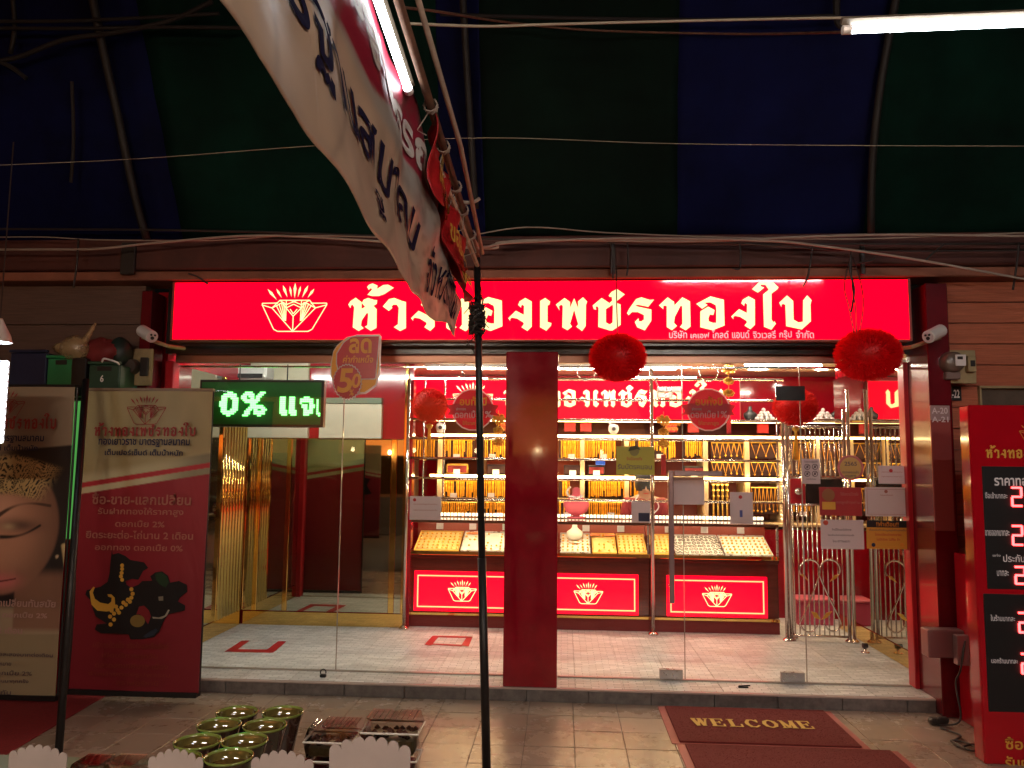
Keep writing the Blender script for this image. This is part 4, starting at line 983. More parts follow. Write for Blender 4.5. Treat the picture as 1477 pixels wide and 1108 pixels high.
# tinsel balls
tin = mat('red_tinsel', (.85, .006, .015), .45, 0, vary=.3, vscale=60)
translucent(tin, (1, .012, .02), .5)
def tinsel_ball(px, py, rx, ry, Y, label, n=9000, hang=None, tassel=False, mt=tin):
    p = U(px, py, Y); R_ = rx*p.y/FPX*1.0; Rz = ry*p.y/FPX
    t = empty('tinsel_ball', p, label, 'tinsel ball', 'red honeycomb tinsel balls')
    core = MB(); pr = [(max(.001, math.sin(PI*i/12))*R_*.90, -math.cos(PI*i/12)*Rz*.90) for i in range(13)]
    core.lathe(pr, p, 24); core.build('core', mt, t, smooth=True)
    m = MB(); ga = PI*(3-math.sqrt(5))
    for i in range(n):
        z = 1-2*(i+.5)/n; r = math.sqrt(1-z*z); an = ga*i+random.uniform(-.1, .1)
        d_ = Vector((r*math.cos(an), r*math.sin(an), z)); d_ = (d_+Vector([random.gauss(0, .13) for _ in range(3)])).normalized()
        s1 = random.uniform(.93, 1.05)*(1+.014*math.sin(an*13)*math.sin(z*9))
        sd = d_.cross(Vector((random.random(), random.random(), random.random()))).normalized()*R_*.011
        A_ = p+Vector((d_.x*R_*.82, d_.y*R_*.82, d_.z*Rz*.82)); B_ = p+Vector((d_.x*R_*s1, d_.y*R_*s1, d_.z*Rz*s1))
        m.add([A_-sd, A_+sd, B_+sd*.5, B_-sd*.5], [(0, 1, 2, 3)])
    o = m.build('tinsel_strands', mt, t, fix=False); o['kind'] = 'stuff'
    if hang: MB().tube(curve_pts([p+Vector((0, 0, Rz*.9))]+[Vector(h) for h in hang], 4), .004, 5).build('cord', cable_m, t)
    if tassel:
        MB().lathe([(.005, 0), (.03, -.015), (.02, -.04)], p-Vector((0, 0, Rz)), 10).build('bead', gold, t)
        q = MB()
        for i in range(26):
            a_ = 2*PI*i/26; q.tube([p+Vector((.008*math.cos(a_), .008*math.sin(a_), -Rz-.03)), p+Vector((.018*math.cos(a_), .018*math.sin(a_), -Rz-.26))], .0018, 4)
        o = q.build('tassel', gold, t); o['kind'] = 'stuff'
    return t
tinsel_ball(891, 516, 41, 35, 5.40, 'large dark red tinsel ball in front of the sign, nearest the pillar', hang=[(.36, 5.42, 2.75), (.37, 5.55, 3.0)])
b2 = tinsel_ball(1252, 512, 45, 37, 5.40, 'large red tinsel ball at the right end of the sign', hang=None)
c0 = U(1236, 500, 5.36)
for k, dx in enumerate((-.05, .06, .0)):
    MB().tube(curve_pts([c0, c0+Vector((dx*.8, 0, .25)), c0+Vector((dx, .05, .42)), c0+Vector((dx*.2+.02, .1, .62))], 6), .004, 5).build('cord', cable_m, b2)
tin2 = translucent(mat('bright_tinsel', (.8, .01, .008), .5, vary=.3, vscale=60), (1, .03, .02), .45)
tinsel_ball(620, 585, 27, 26, 6.35, 'smaller bright red tinsel ball indoors by the left door', tassel=True, mt=tin2, n=5000)
tinsel_ball(1147, 587, 31, 27, 6.3, 'smaller bright red tinsel ball indoors behind the dark card', tassel=True, mt=tin2, n=5000)
# dark card on the glass in front of the inner ball
a, b, c, d = rc(1119, 557, 1161, 578, YG-.02)
tag(MB().bev(a, b, YG-.024, YG-.012, c, d, .002).build('dark_card', black_soffit), 'black rectangular card on the glass before the inner tinsel ball', 'card')
a, b, c, d = rc(948, 558, 983, 573, YG+.03); t = empty('door_closer', ((a+b)/2, YG, c), 'grey door closer arm high on the glass right of the pillar', 'door closer')
MB().bev(a, b, YG+.01, YG+.06, (c+d)/2, d, .004).build('closer_body', steel, t); MB().bev(a, a+.11, YG+.01, YG+.05, c-.005, (c+d)/2-.006, .003).build('closer_plate', steel, t)
MB().tube([(U(935, 527, YG).x, YG+.03, U(935, 527, YG).z), (a+.01, YG+.04, d)], .006, 6).build('closer_arm', steel, t)

# gold lucky charms on strings
def charm(px, py0, py1, Y, label, red_from=None):
    t = empty('lucky_charm', U(px, py0, Y), label, 'ornament', 'gold hanging charms')
    MB().tube([U(px, py0-12, Y), U(px, py1, Y)], .003, 5).build('string', gold, t)
    y = py0; k = 0
    while y < (red_from or py1):
        p = U(px, y, Y); r = (.07, .045, .05, .03)[k % 4]; q = MB()
        for i in range(7):
            a_ = 2*PI*i/7; q.lathe([(.003, -.014), (.018, -.004), (.018, .006), (.003, .014)], p+Vector((math.cos(a_)*r*.6, math.sin(a_)*.02, math.sin(a_)*r*.45)), 7)
        q.lathe([(.003, -.02), (r*.55, -.006), (r*.7, .016), (.003, .01)], p, 10)
        q.build('gold_ingot', gold, t, smooth=False); y += 17; k += 1
    if red_from:
        a, b, c, d = rc(px-3.4, red_from, px+3.4, py1, Y); MB().bev(a, b, Y-.004, Y+.004, c, d, .002).build('red_tassel', mat('charm_red', (.5, .01, .01), .5), t)
    return t
charm(1051, 533, 625, 6.4, 'gold charm with a red ribbon beside the right round decal', 580)
charm(957, 606, 686, 6.3, 'gold charm string with red tassel by the yellow notice', 656)
charm(719, 604, 650, 6.3, 'gold charm string just left of the red pillar')

# ================================================================== CLERK behind the counter
def skin_body(name, verts, edges, radii, m, parent, root=0, sub=2):
    me = bpy.data.meshes.new(name); me.from_pydata(verts, edges, []); me.materials.append(m)
    o = link(name, me, parent)
    sk = o.modifiers.new('skin', 'SKIN'); sk.use_smooth_shade = True
    for i, r in enumerate(radii):
        me.skin_vertices[0].data[i].radius = r if isinstance(r, tuple) else (r, r)
    me.skin_vertices[0].data[root].use_root = True
    s = o.modifiers.new('sub', 'SUBSURF'); s.levels = sub; s.render_levels = sub
    return o
def ensure_skin(me):
    if not me.skin_vertices: pass
px0 = U(930, 720, 8.3)
cx, cyy = px0.x, 8.32
pz = U(930, 698, 8.3).z
clerk = empty('person', (cx, cyy, ZS), 'seated clerk in a dark red shirt with white piping, head bowed behind the counter', 'person')
def body(name, verts, edges, radii, m, sub=2):
    me = bpy.data.meshes.new(name); me.from_pydata(verts, edges, [])
    import bmesh
    bm = bmesh.new(); bm.from_mesh(me); lay = bm.verts.layers.skin.verify()
    bm.verts.ensure_lookup_table()
    for i, v in enumerate(bm.verts):
        r = radii[i]; v[lay].radius = r if isinstance(r, tuple) else (r, r); v[lay].use_root = (i == 0)
    bm.to_mesh(me); bm.free(); me.materials.append(m)
    o = link(name, me, clerk)
    sk = o.modifiers.new('skin', 'SKIN'); sk.use_smooth_shade = True
    s = o.modifiers.new('sub', 'SUBSURF'); s.levels = sub; s.render_levels = sub
    return o
sh_z = pz-.17
shirt = mat('clerk_shirt', (.22, .010, .014), .7, vary=.15)
# continuous figure: pelvis, torso, neck, head, arms, thighs, shins, feet
V_ = [(cx, cyy+.06, sh_z-.46), (cx, cyy+.05, sh_z-.25), (cx, cyy, sh_z-.04), (cx, cyy-.03, sh_z+.05), (cx, cyy-.05, sh_z+.12), (cx, cyy-.07, sh_z+.22),
      (cx-.17, cyy, sh_z-.02), (cx-.21, cyy-.03, sh_z-.26), (cx-.10, cyy-.20, sh_z-.32), (cx+.17, cyy, sh_z-.02), (cx+.21, cyy-.03, sh_z-.26), (cx+.10, cyy-.20, sh_z-.32),
      (cx-.10, cyy-.02, sh_z-.48), (cx-.12, cyy-.14, sh_z-.50), (cx+.10, cyy-.02, sh_z-.48), (cx+.12, cyy-.14, sh_z-.50), (cx-.12, cyy-.12, ZS+.05), (cx+.12, cyy-.12, ZS+.05), (cx-.12, cyy-.17, ZS+.03), (cx+.12, cyy-.17, ZS+.03)]
E_ = [(0, 1), (1, 2), (2, 3), (3, 4), (4, 5), (2, 6), (6, 7), (7, 8), (2, 9), (9, 10), (10, 11), (0, 12), (12, 13), (0, 14), (14, 15), (13, 16), (15, 17), (16, 18), (17, 19)]
R__ = [.13, .12, .11, .052, .085, .075, .062, .045, .032, .062, .045, .032, .08, .06, .08, .06, .04, .04, .035, .035]
body('body', V_, E_, R__, skin_m)
Vs = [(cx, cyy+.06, sh_z-.44), (cx, cyy+.05, sh_z-.25), (cx, cyy, sh_z-.04), (cx, cyy-.015, sh_z+.02), (cx-.17, cyy, sh_z-.02), (cx-.20, cyy-.02, sh_z-.18), (cx+.17, cyy, sh_z-.02), (cx+.20, cyy-.02, sh_z-.18)]
body('shirt', Vs, [(0, 1), (1, 2), (2, 3), (2, 4), (4, 5), (2, 6), (6, 7)], [(.145, .13), (.14, .125), (.125, .115), .075, .075, .062, .075, .062], shirt)
hm = MB(); hc = Vector((cx, cyy-.03, sh_z+.20))
hm.lathe([(.001, .125), (.06, .11), (.095, .06), (.105, 0), (.10, -.06), (.085, -.10)], hc, 20, cap=False)
ho = hm.build('hair', hair_m, clerk, smooth=True)
fz = sh_z+.12; fy = cyy-.145
fm = MB()
for sx in (-1, 1): fm.lathe([(.001, -.006), (.012, -.003), (.001, .003)], (cx+sx*.032, fy, fz+.01), 10, axis='y')
fm.build('eyes', hair_m, clerk)
fm = MB(); fm.lathe([(.001, .03), (.009, 0), (.013, -.015), (.001, -.02)], (cx, fy-.004, fz), 8); fm.build('nose', skin_m, clerk, smooth=True)
MB().bev(cx-.024, cx+.024, fy-.004, fy+.004, fz-.048, fz-.040, .002).build('mouth', ink_red, clerk)
for sx in (-1, 1):
    MB().tube(curve_pts([(cx+sx*.07, cyy-.11, sh_z+.06), (cx+sx*.13, cyy-.10, sh_z-.05), (cx+sx*.07, cyy-.145, sh_z-.12), (cx+sx*.01, cyy-.15, sh_z-.14)], 6), .006, 5).build('piping', paper, clerk)
    for k in range(5):
        hx = cx+sx*(.085-.012*k)-(0); hy = cyy-.225
        L_ = (.045, .065, .072, .066, .052)[k]
        MB().tube(curve_pts([(hx, hy+.02, sh_z-.32), (hx-sx*.006, hy-L_*.5, sh_z-.325), (hx-sx*.008, hy-L_, sh_z-.345)], 3), .008, 6, r1=.006).build('finger', skin_m, clerk, smooth=True)

# ================================================================== OUTSIDE, RIGHT
# tape-wrapped labels on the pillar
film = mat('clear_wrap_sheen', (.38, .10, .09), .14, .3, bump=.9, bscale=9)
a, b, c, d = rc(1345, 606, 1374, 766, YF-.11)
tag(MB().bev(a, b, YF-.118, YF-.103, c, d, .004).build('plastic_wrap', film), 'crumpled clear plastic wrap round the right pillar below the stall numbers', 'plastic wrap')
t = empty('stall_label', U(1357, 597, YF-.11), 'grey taped paper reading A-20 and A-21 on the right pillar', 'label')
a, b, c, d = rc(1342, 585, 1370, 607, YF-.11); MB().bev(a, b, YF-.112, YF-.104, c, d, .002).build('sheet', mat('grey_label', (.36, .24, .24), .35), t)
lines(t, paper, YF-.119, [('A-20', (1344, 588, 1367, 597)), ('A-21', (1344, 601, 1368, 609))], .02)
t = empty('number_plate', U(1377, 568, YF+.08), 'small black stall number plate reading A-22 beneath the meter', 'number plate')
a, b, c, d = rc(1366, 558, 1387, 578, YF+.08); MB().bev(a, b, YF+.08, YF+.09, c, d, .002).build('plate', black_m, t)
q = MB(); text_px(q, 'A-22', 1367, 562, 1384, 574, YF+.078, .02); q.build('lettering', white_ink, t, fix=False)
# electricity meters
def meter(r, Y, label, full=True):
    a, b, c, d = rc(*r, Y); t = empty('electricity_meter', ((a+b)/2, Y, c), label, 'electricity meter', 'electricity meters by the shop')
    MB().bev(a, b, Y, Y+.02, c, d, .004).build('backboard', beige, t)
    w_, h_ = b-a, d-c
    if full:
        x_, z_ = a+w_*.36, c+h_*.52
        MB().lathe([(.001, -.085), (.055, -.085), (.068, -.07), (.075, -.02), (.078, 0)], (x_, Y, z_+.02), 22, axis='y').build('meter_drum', mat('meter_grey', (.12, .09, .07), .3), t, smooth=True)
        MB().bev(x_-.05, x_+.045, Y-.05, Y, c+h_*.10, z_-.045, .006).build('terminal_cover', mat('meter_cover', (.20, .14, .12), .5), t)
        MB().bev(x_-.005, x_+.062, Y-.095, Y-.086, z_-.01, z_+.065, .002).build('dial_face', white_m, t)
        MB().bev(x_+.005, x_+.04, Y-.099, Y-.0955, z_+.032, z_+.052, .001).build('dial_window', black_m, t)
        MB().bev(a+w_*.72, a+w_*.92, Y-.05, Y, c+h_*.32, c+h_*.80, .005).build('breaker', beige, t)
        MB().bev(a+w_*.77, a+w_*.88, Y-.056, Y-.051, c+h_*.48, c+h_*.66, .002).build('breaker_switch', black_m, t)
    else:
        MB().bev(a+w_*.62, a+w_*.9, Y-.03, Y, c+h_*.25, c+h_*.75, .005).build('breaker', black_m, t)
        MB().lathe([(.001, -.06), (.05, -.06), (.06, 0)], (a+w_*.30, Y, c+h_*.5), 18, axis='y').build('meter_drum', mat('meter_dark', (.05, .04, .035), .4), t)
meter((1349, 505, 1408, 553), YF-.09, 'grey electricity meter on a beige board beside the right pillar')
meter((180, 503, 219, 556), YF-.04, 'dusty electricity meter board left of the sign above the red banner', False)
# bullet cameras
def bullet_cam(px, py, dirx, label):
    p = U(px, py, 5.35); t = empty('bullet_camera', p, label, 'security camera', 'white bullet cameras at the sign ends')
    ax = Vector((-dirx*.75, -.55, -.35)).normalized(); a_ = p-ax*.09; b_ = p+ax*.07
    MB().tube([a_, b_], .042, 16).build('housing', white_m, t, smooth=False)
    MB().tube([b_, b_+ax*.006], .037, 16).build('front_ring', paper, t)
    up = Vector((0, 0, 1)); sd = ax.cross(up).normalized(); u2 = sd.cross(ax)
    for k, (u_, v_, r_) in enumerate(((0, -.008, .012), (-.014, .014, .007), (.012, .014, .007))):
        MB().tube([b_+ax*.006+sd*u_+u2*v_, b_+ax*.012+sd*u_+u2*v_], r_, 10).build('lens', black_m, t)
    MB().tube([a_+ax*.02-u2*.04, p+Vector((-dirx*.10, .10, -.07)), p+Vector((-dirx*.13, .28, -.06))], .013, 8).build('bracket', beige, t)
bullet_cam(1347, 482, 1, 'white bullet camera at the right end of the sign, aimed down left'); bullet_cam(213, 482, -1, 'white bullet camera at the left end of the sign')

# gold price board
PBX0, PBY0, PBZ1 = 2.30, 4.72, 1.965
pb = empty('gold_price_board', (2.7, 4.8, 0), 'glossy red price board with glowing red digits at the right edge', 'price board')
MB().bev(PBX0, 3.35, PBY0, PBY0+.11, 0, PBZ1, .008).build('cabinet', red_gloss2, pb)
MB().bev(2.55, 3.33, PBY0+.115, YF-.14, 0, 1.06, .006).build('rear_cabinet', red_gloss2, pb)
YPB = PBY0
a, b, c, d = rc(1420, 674, 1700, 852, YPB); MB().bev(a, 3.30, YPB-.006, YPB+.01, c, d, .003).build('upper_panel', black_m, pb)
a, b, c2_, d2 = rc(1422, 859, 1700, 1030, YPB); MB().bev(a, 3.30, YPB-.006, YPB+.01, c2_, d2, .003).build('lower_panel', black_m, pb)
q = MB(); name_word(q, U(1421, 650, YPB).x, U(1421, 650, YPB).x+.60, U(1421, 661, YPB).z, U(1421, 641, YPB).z, YPB-.003)
q.build('name_lettering', gold_print, pb, fix=False)
q = MB(); emblem(q, U(1490, 624, YPB).x, U(1490, 624, YPB).z, .15, YPB-.003, 12); q.build('emblem', gold_print, pb, fix=False)
PWH = mat('panel_white', (.5, .46, .44), .5, emis=(.8, .7, .7), estr=.12)
for s_, r_ in (('ราคาทองคำ', (1434, 685, 1506, 701)), ('ซื้อเข้าบาทละ', (1421, 710, 1453, 719)), ('ขายออกบาทละ', (1421, 765, 1456, 773)), ('ประกันทอง', (1447, 800, 1500, 811)), ('บาทละ', (1438, 823, 1455, 831)), ('ในร้านบาทละ', (1429, 887, 1464, 896)), ('นอกร้านบาทละ', (1430, 949, 1468, 957)), ('แท่ง', (1432, 799, 1443, 803))):
    lines(pb, PWH, YPB-.009, [(s_, r_)], .02 if 'คำ' in s_ else .008, name='white_lettering')
seg = {'7': 'abc', '2': 'abged', '0': 'abcdef', '9': 'abcfgd', '5': 'afgcd', '8': 'abcdefg', '1': 'bc'}
def digit(ch, x, z, w_, h_, m_):
    t_ = .011; S = {'a': (x, x+w_, z+h_-t_, z+h_), 'g': (x, x+w_, z+h_/2-t_/2, z+h_/2+t_/2), 'd': (x, x+w_, z, z+t_), 'f': (x, x+t_, z+h_/2, z+h_), 'b': (x+w_-t_, x+w_, z+h_/2, z+h_), 'e': (x, x+t_, z, z+h_/2), 'c': (x+w_-t_, x+w_, z, z+h_/2)}
    for k in seg[ch]:
        a_, b_, c_, d_ = S[k]
        if k in 'agd': m_.box(a_+.004, b_-.004, YPB-.014, YPB-.009, c_, d_)
        else: m_.box(a_, b_, YPB-.014, YPB-.009, c_+.004, d_-.004)
for py0, py1, s_, px in ((702, 731, '2880', 1456), (757, 787, '2890', 1457), (816, 843, '2700', 1461), (882, 913, '28', 1466), (941, 972, '29', 1470)):
    q = MB(); z0_, z1_x = U(px, py1, YPB).z, U(px, py0, YPB).z; x_ = U(px, py0, YPB).x
    for k, ch in enumerate(s_):
        q = MB(); digit(ch, x_+k*.085, z0_, .062, z1_x-z0_, q); q.build('digit', LED_RED, pb)
lines(pb, gold_print, YPB-.003, [('ซื้อ-ขาย', (1450, 1064, 1520, 1082)), ('รับฝากทอง', (1450, 1092, 1540, 1110))], .02, name='gold_lettering')
# junction box with cable to a plug on the floor
a, b, c, d = rc(1336, 908, 1394, 948, 5.45)
t = empty('junction_box', ((a+b)/2, 5.45, c), 'grey metal junction box with a cable on the right pillar', 'junction box')
MB().bev(a, b-.02, 5.42, 5.53, c, d, .006).build('box_body', mat('jbox', (.26, .15, .15), .4, .5), t)
MB().bev(b-.10, b+.02, 5.36, 5.418, c-.03, d-.02, .004).build('box_lid', mat('jbox2', (.36, .24, .24), .35, .5), t)
MB().tube(curve_pts([(b-.05, 5.36, d-.05), (b-.09, 5.35, c-.05), (b-.10, 5.40, .25), (b-.13, 5.3, .06), G(1352, 1046, .01)], 8), .006, 6).build('cable', cable_m, t)
t = empty('plug_and_cable', G(1353, 1046, 0), 'black plug adapter with a looped cord lying on the floor tiles', 'cable')
p = G(1353, 1046, 0); q = MB(); q.bev(p.x-.055, p.x+.035, p.y-.03, p.y+.03, .003, .045, .012); q.bev(p.x-.02, p.x+.05, p.y-.05, p.y-.01, .02, .06, .010); q.build('plug', cable_m, t)
pts = [G(x, y, .008) for x, y in ((1356, 1050), (1372, 1056), (1386, 1064), (1374, 1070), (1384, 1078), (1404, 1076), (1420, 1080), (1400, 1084), (1378, 1074), (1372, 1068), (1392, 1072), (1420, 1086))]
for i, p_ in enumerate(pts): p_.z = .008+.004*(i % 3)
MB().tube(curve_pts(pts, 6), .006, 6).build('cord', cable_m, t)

# welcome mats
coir = mat('maroon_coir', (.17, .018, .014), .95, vary=.2, vscale=60, bump=.6, bscale=260)
coir_e = mat('mat_edge', (.42, .09, .07), .6, vary=.15)
def door_mat(x0, x1, y0, y1, z, label, word=None):
    t = empty('door_mat', ((x0+x1)/2, (y0+y1)/2, z), label, 'door mat', 'maroon door mats before the shop')
    MB().bev(x0, x1, y0, y1, z+.001, z+.006, .002).build('border', coir_e, t)
    MB().bev(x0+.045, x1-.045, y0+.02, y1-.012, z+.0065, z+.016, .004).build('pile', coir, t)
    rnd = MB()
    for i in range(9000):
        x = random.uniform(x0+.05, x1-.05); y = random.uniform(y0+.025, y1-.02); a_ = random.random()*PI; l_ = .0035
        rnd.add([(x-l_*math.cos(a_), y-l_*math.sin(a_), z+.0155), (x+l_*math.cos(a_), y+l_*math.sin(a_), z+.0155), (x+random.uniform(-.004, .004), y+random.uniform(-.004, .004), z+.0175)], [(0, 1, 2)])
    o = rnd.build('tufts', coir, t, fix=False); o['kind'] = 'stuff'
    if word:
        font = MB(); text_mat(font, word, x0, x1, y0, y1, z+.0225); font.build('lettering', mat('mat_yellow', (.75, .46, .10), .8), t, fix=True)
SER = {  # slab-serif capitals as stroke lists (unit boxes)
 'W': [((.0,1),(.25,0),.2),((.25,0),(.47,.95),.1),((.47,.95),(.70,0),.2),((.70,0),(.95,1),.1),((-.08,1),(.20,1),.07),((.36,1),(.58,1),.07),((.82,1),(1.06,1),.07)],
 'E': [((.18,1),(.18,0),.2),((0,1),(.85,1),.08),((0,0),(.88,0),.08),((.18,.52),(.62,.52),.08),((.85,1.02),(.85,.74),.07),((.88,-.02),(.88,.28),.07),((.62,.66),(.62,.38),.07)],
 'L': [((.22,1),(.22,0),.2),((0,1),(.46,1),.07),((0,0),(.88,0),.08),((.88,-.02),(.88,.32),.08)],
 'C': [((.85,.78),(.60,1),.1),((.60,1),(.30,.98),.12),((.30,.98),(.1,.65),.17),((.1,.65),(.1,.35),.2),((.1,.35),(.30,.03),.17),((.30,.03),(.62,0),.12),((.62,0),(.88,.22),.1),((.86,1.02),(.86,.68),.08)],
 'O': [((.5,1.01),(.2,.85),.13),((.2,.85),(.08,.5),.19),((.08,.5),(.2,.15),.19),((.2,.15),(.5,-.01),.13),((.5,-.01),(.8,.15),.13),((.8,.15),(.92,.5),.19),((.92,.5),(.8,.85),.19),((.8,.85),(.5,1.01),.13)],
 'M': [((.14,1),(.14,0),.09),((.14,1),(.50,.05),.18),((.50,.05),(.86,1),.08),((.86,1),(.86,0),.2),((0,0),(.30,0),.07),((.68,0),(1.02,0),.07),((0,1),(.2,1),.07),((.84,1),(1.02,1),.07)]}
def text_mat(m_, word, x0, x1, y0, y1, z):
    n = len(word); tw = (x1-x0)*.66; xs_ = (x0+x1)/2-tw/2-.01; yc = y0+(y1-y0)*.50; h_ = .135
    cw = tw/n
    for i, ch in enumerate(word):
        ox = xs_+i*cw; wl = cw*.80
        for (a_, b_, t_) in SER[ch]:
            A_ = Vector((ox+a_[0]*wl, yc+(a_[1]-.5)*h_, z)); B_ = Vector((ox+b_[0]*wl, yc+(b_[1]-.5)*h_, z))
            dv = (B_-A_); L_ = dv.length; dv.normalize(); nn = Vector((-dv.y, dv.x, 0))*(t_*wl*.62+.002); e_ = dv*.004
            m_.add([A_-nn-e_, B_-nn+e_, B_+nn+e_, A_+nn-e_], [(0, 1, 2, 3)]); z += .00003
door_mat(.635, 1.76, 4.88, 5.60, 0, 'maroon door mat reading WELCOME in yellow letters against the step', 'WELCOME')
door_mat(.66, 1.90, 4.15, 4.87, 0, 'plain maroon door mat overlapping the bottom edge of the picture')

# ================================================================== OUTSIDE, LEFT: printed banners
def vcol_mat(name, rough=.45):
    m = bpy.data.materials.new(name); m.use_nodes = True; t = m.node_tree; b = t.nodes['Principled BSDF']
    v = t.nodes.new('ShaderNodeVertexColor'); v.layer_name = 'print'
    t.links.new(v.outputs[0], b.inputs['Base Color']); b.inputs['Roughness'].default_value = rough
    n = t.nodes.new('ShaderNodeTexNoise'); n.inputs['Scale'].default_value = 5; u = t.nodes.new('ShaderNodeBump'); u.inputs['Strength'].default_value = .25; u.inputs['Distance'].default_value = .02
    t.links.new(n.outputs[0], u.inputs['Height']); t.links.new(u.outputs[0], b.inputs['Normal'])
    return m
print_m = vcol_mat('vinyl_print')
def printed(name, fn, cf, nu, nv, parent, th=.003):
    """grid sheet: fn(u,v)->point, cf(u,v)->rgb arrays; u right, v up"""
    u, v = np.meshgrid(np.linspace(0, 1, nu+1), np.linspace(0, 1, nv+1)); u = u.ravel(); v = v.ravel()
    P_ = [tuple(fn(a, b)) for a, b in zip(u, v)]; n = len(P_)
    F_ = [(j*(nu+1)+i, j*(nu+1)+i+1, (j+1)*(nu+1)+i+1, (j+1)*(nu+1)+i) for j in range(nv) for i in range(nu)]
    me = bpy.data.meshes.new(name); me.from_pydata(P_, [], F_); me.materials.append(print_m)
    c = cf(u, v); a = me.color_attributes.new('print', 'FLOAT_COLOR', 'POINT')
    out = np.ones((n, 4)); out[:, :3] = np.clip(c, 0, 1); a.data.foreach_set('color', out.ravel().astype(np.float32))
    me.polygons.foreach_set('use_smooth', [True]*len(F_)); me.update()
    o = link(name, me, parent)
    if th: s = o.modifiers.new('thick', 'SOLIDIFY'); s.thickness = th; s.offset = -1
    return o
def sst(a, b, x): t = np.clip((x-a)/(b-a), 0, 1); return t*t*(3-2*t)
def mix(c, k, m): return c*(1-m[:, None])+np.array(k)*m[:, None]
rs = np.random.RandomState(3)
def vnoise(u, v, f, seed=0):
    r = np.random.RandomState(seed); g_ = r.rand(40, 40); x = (u*f) % 38; y = (v*f) % 38; i = x.astype(int); j = y.astype(int); a = x-i; b = y-j
    a = a*a*(3-2*a); b = b*b*(3-2*b)
    return (g_[j, i]*(1-a)+g_[j, i+1]*a)*(1-b)+(g_[j+1, i]*(1-a)+g_[j+1, i+1]*a)*b
TAN = (.27, .185, .09)
def cf_neck(u, v):
    W = u; Hh = (1-v)*2.33          # y down in widths
    c = np.tile(np.array(TAN), (len(u), 1))*(1-.25*np.abs(vnoise(u, v, 7, 1)-.5))[:, None]
    # diagonal bands
    b = Hh-(.74-.17*W)
    c = mix(c, (.34, .26, .15), sst(-.10, -.02, b))
    c = mix(c, (.10, .075, .05), sst(.6, 1.0, u)*sst(-.09, -.06, b)*.8)
    c = mix(c, (.30, .014, .02), sst(-.004, .004, b)); c = mix(c, (.36, .27, .16), sst(.036, .044, b)); c = mix(c, (.10, .08, .05), sst(.5, .9, u)*sst(.036, .044, b)*.7)
    rv = .20-.09*sst(.3, 2.2, Hh); red = np.stack([rv, rv*.05, rv*.085], 1)
    m = sst(.084, .092, b)[:, None]; c = c*(1-m)+red*m
    return c*np.array((1.75, 2.1, 2.15))
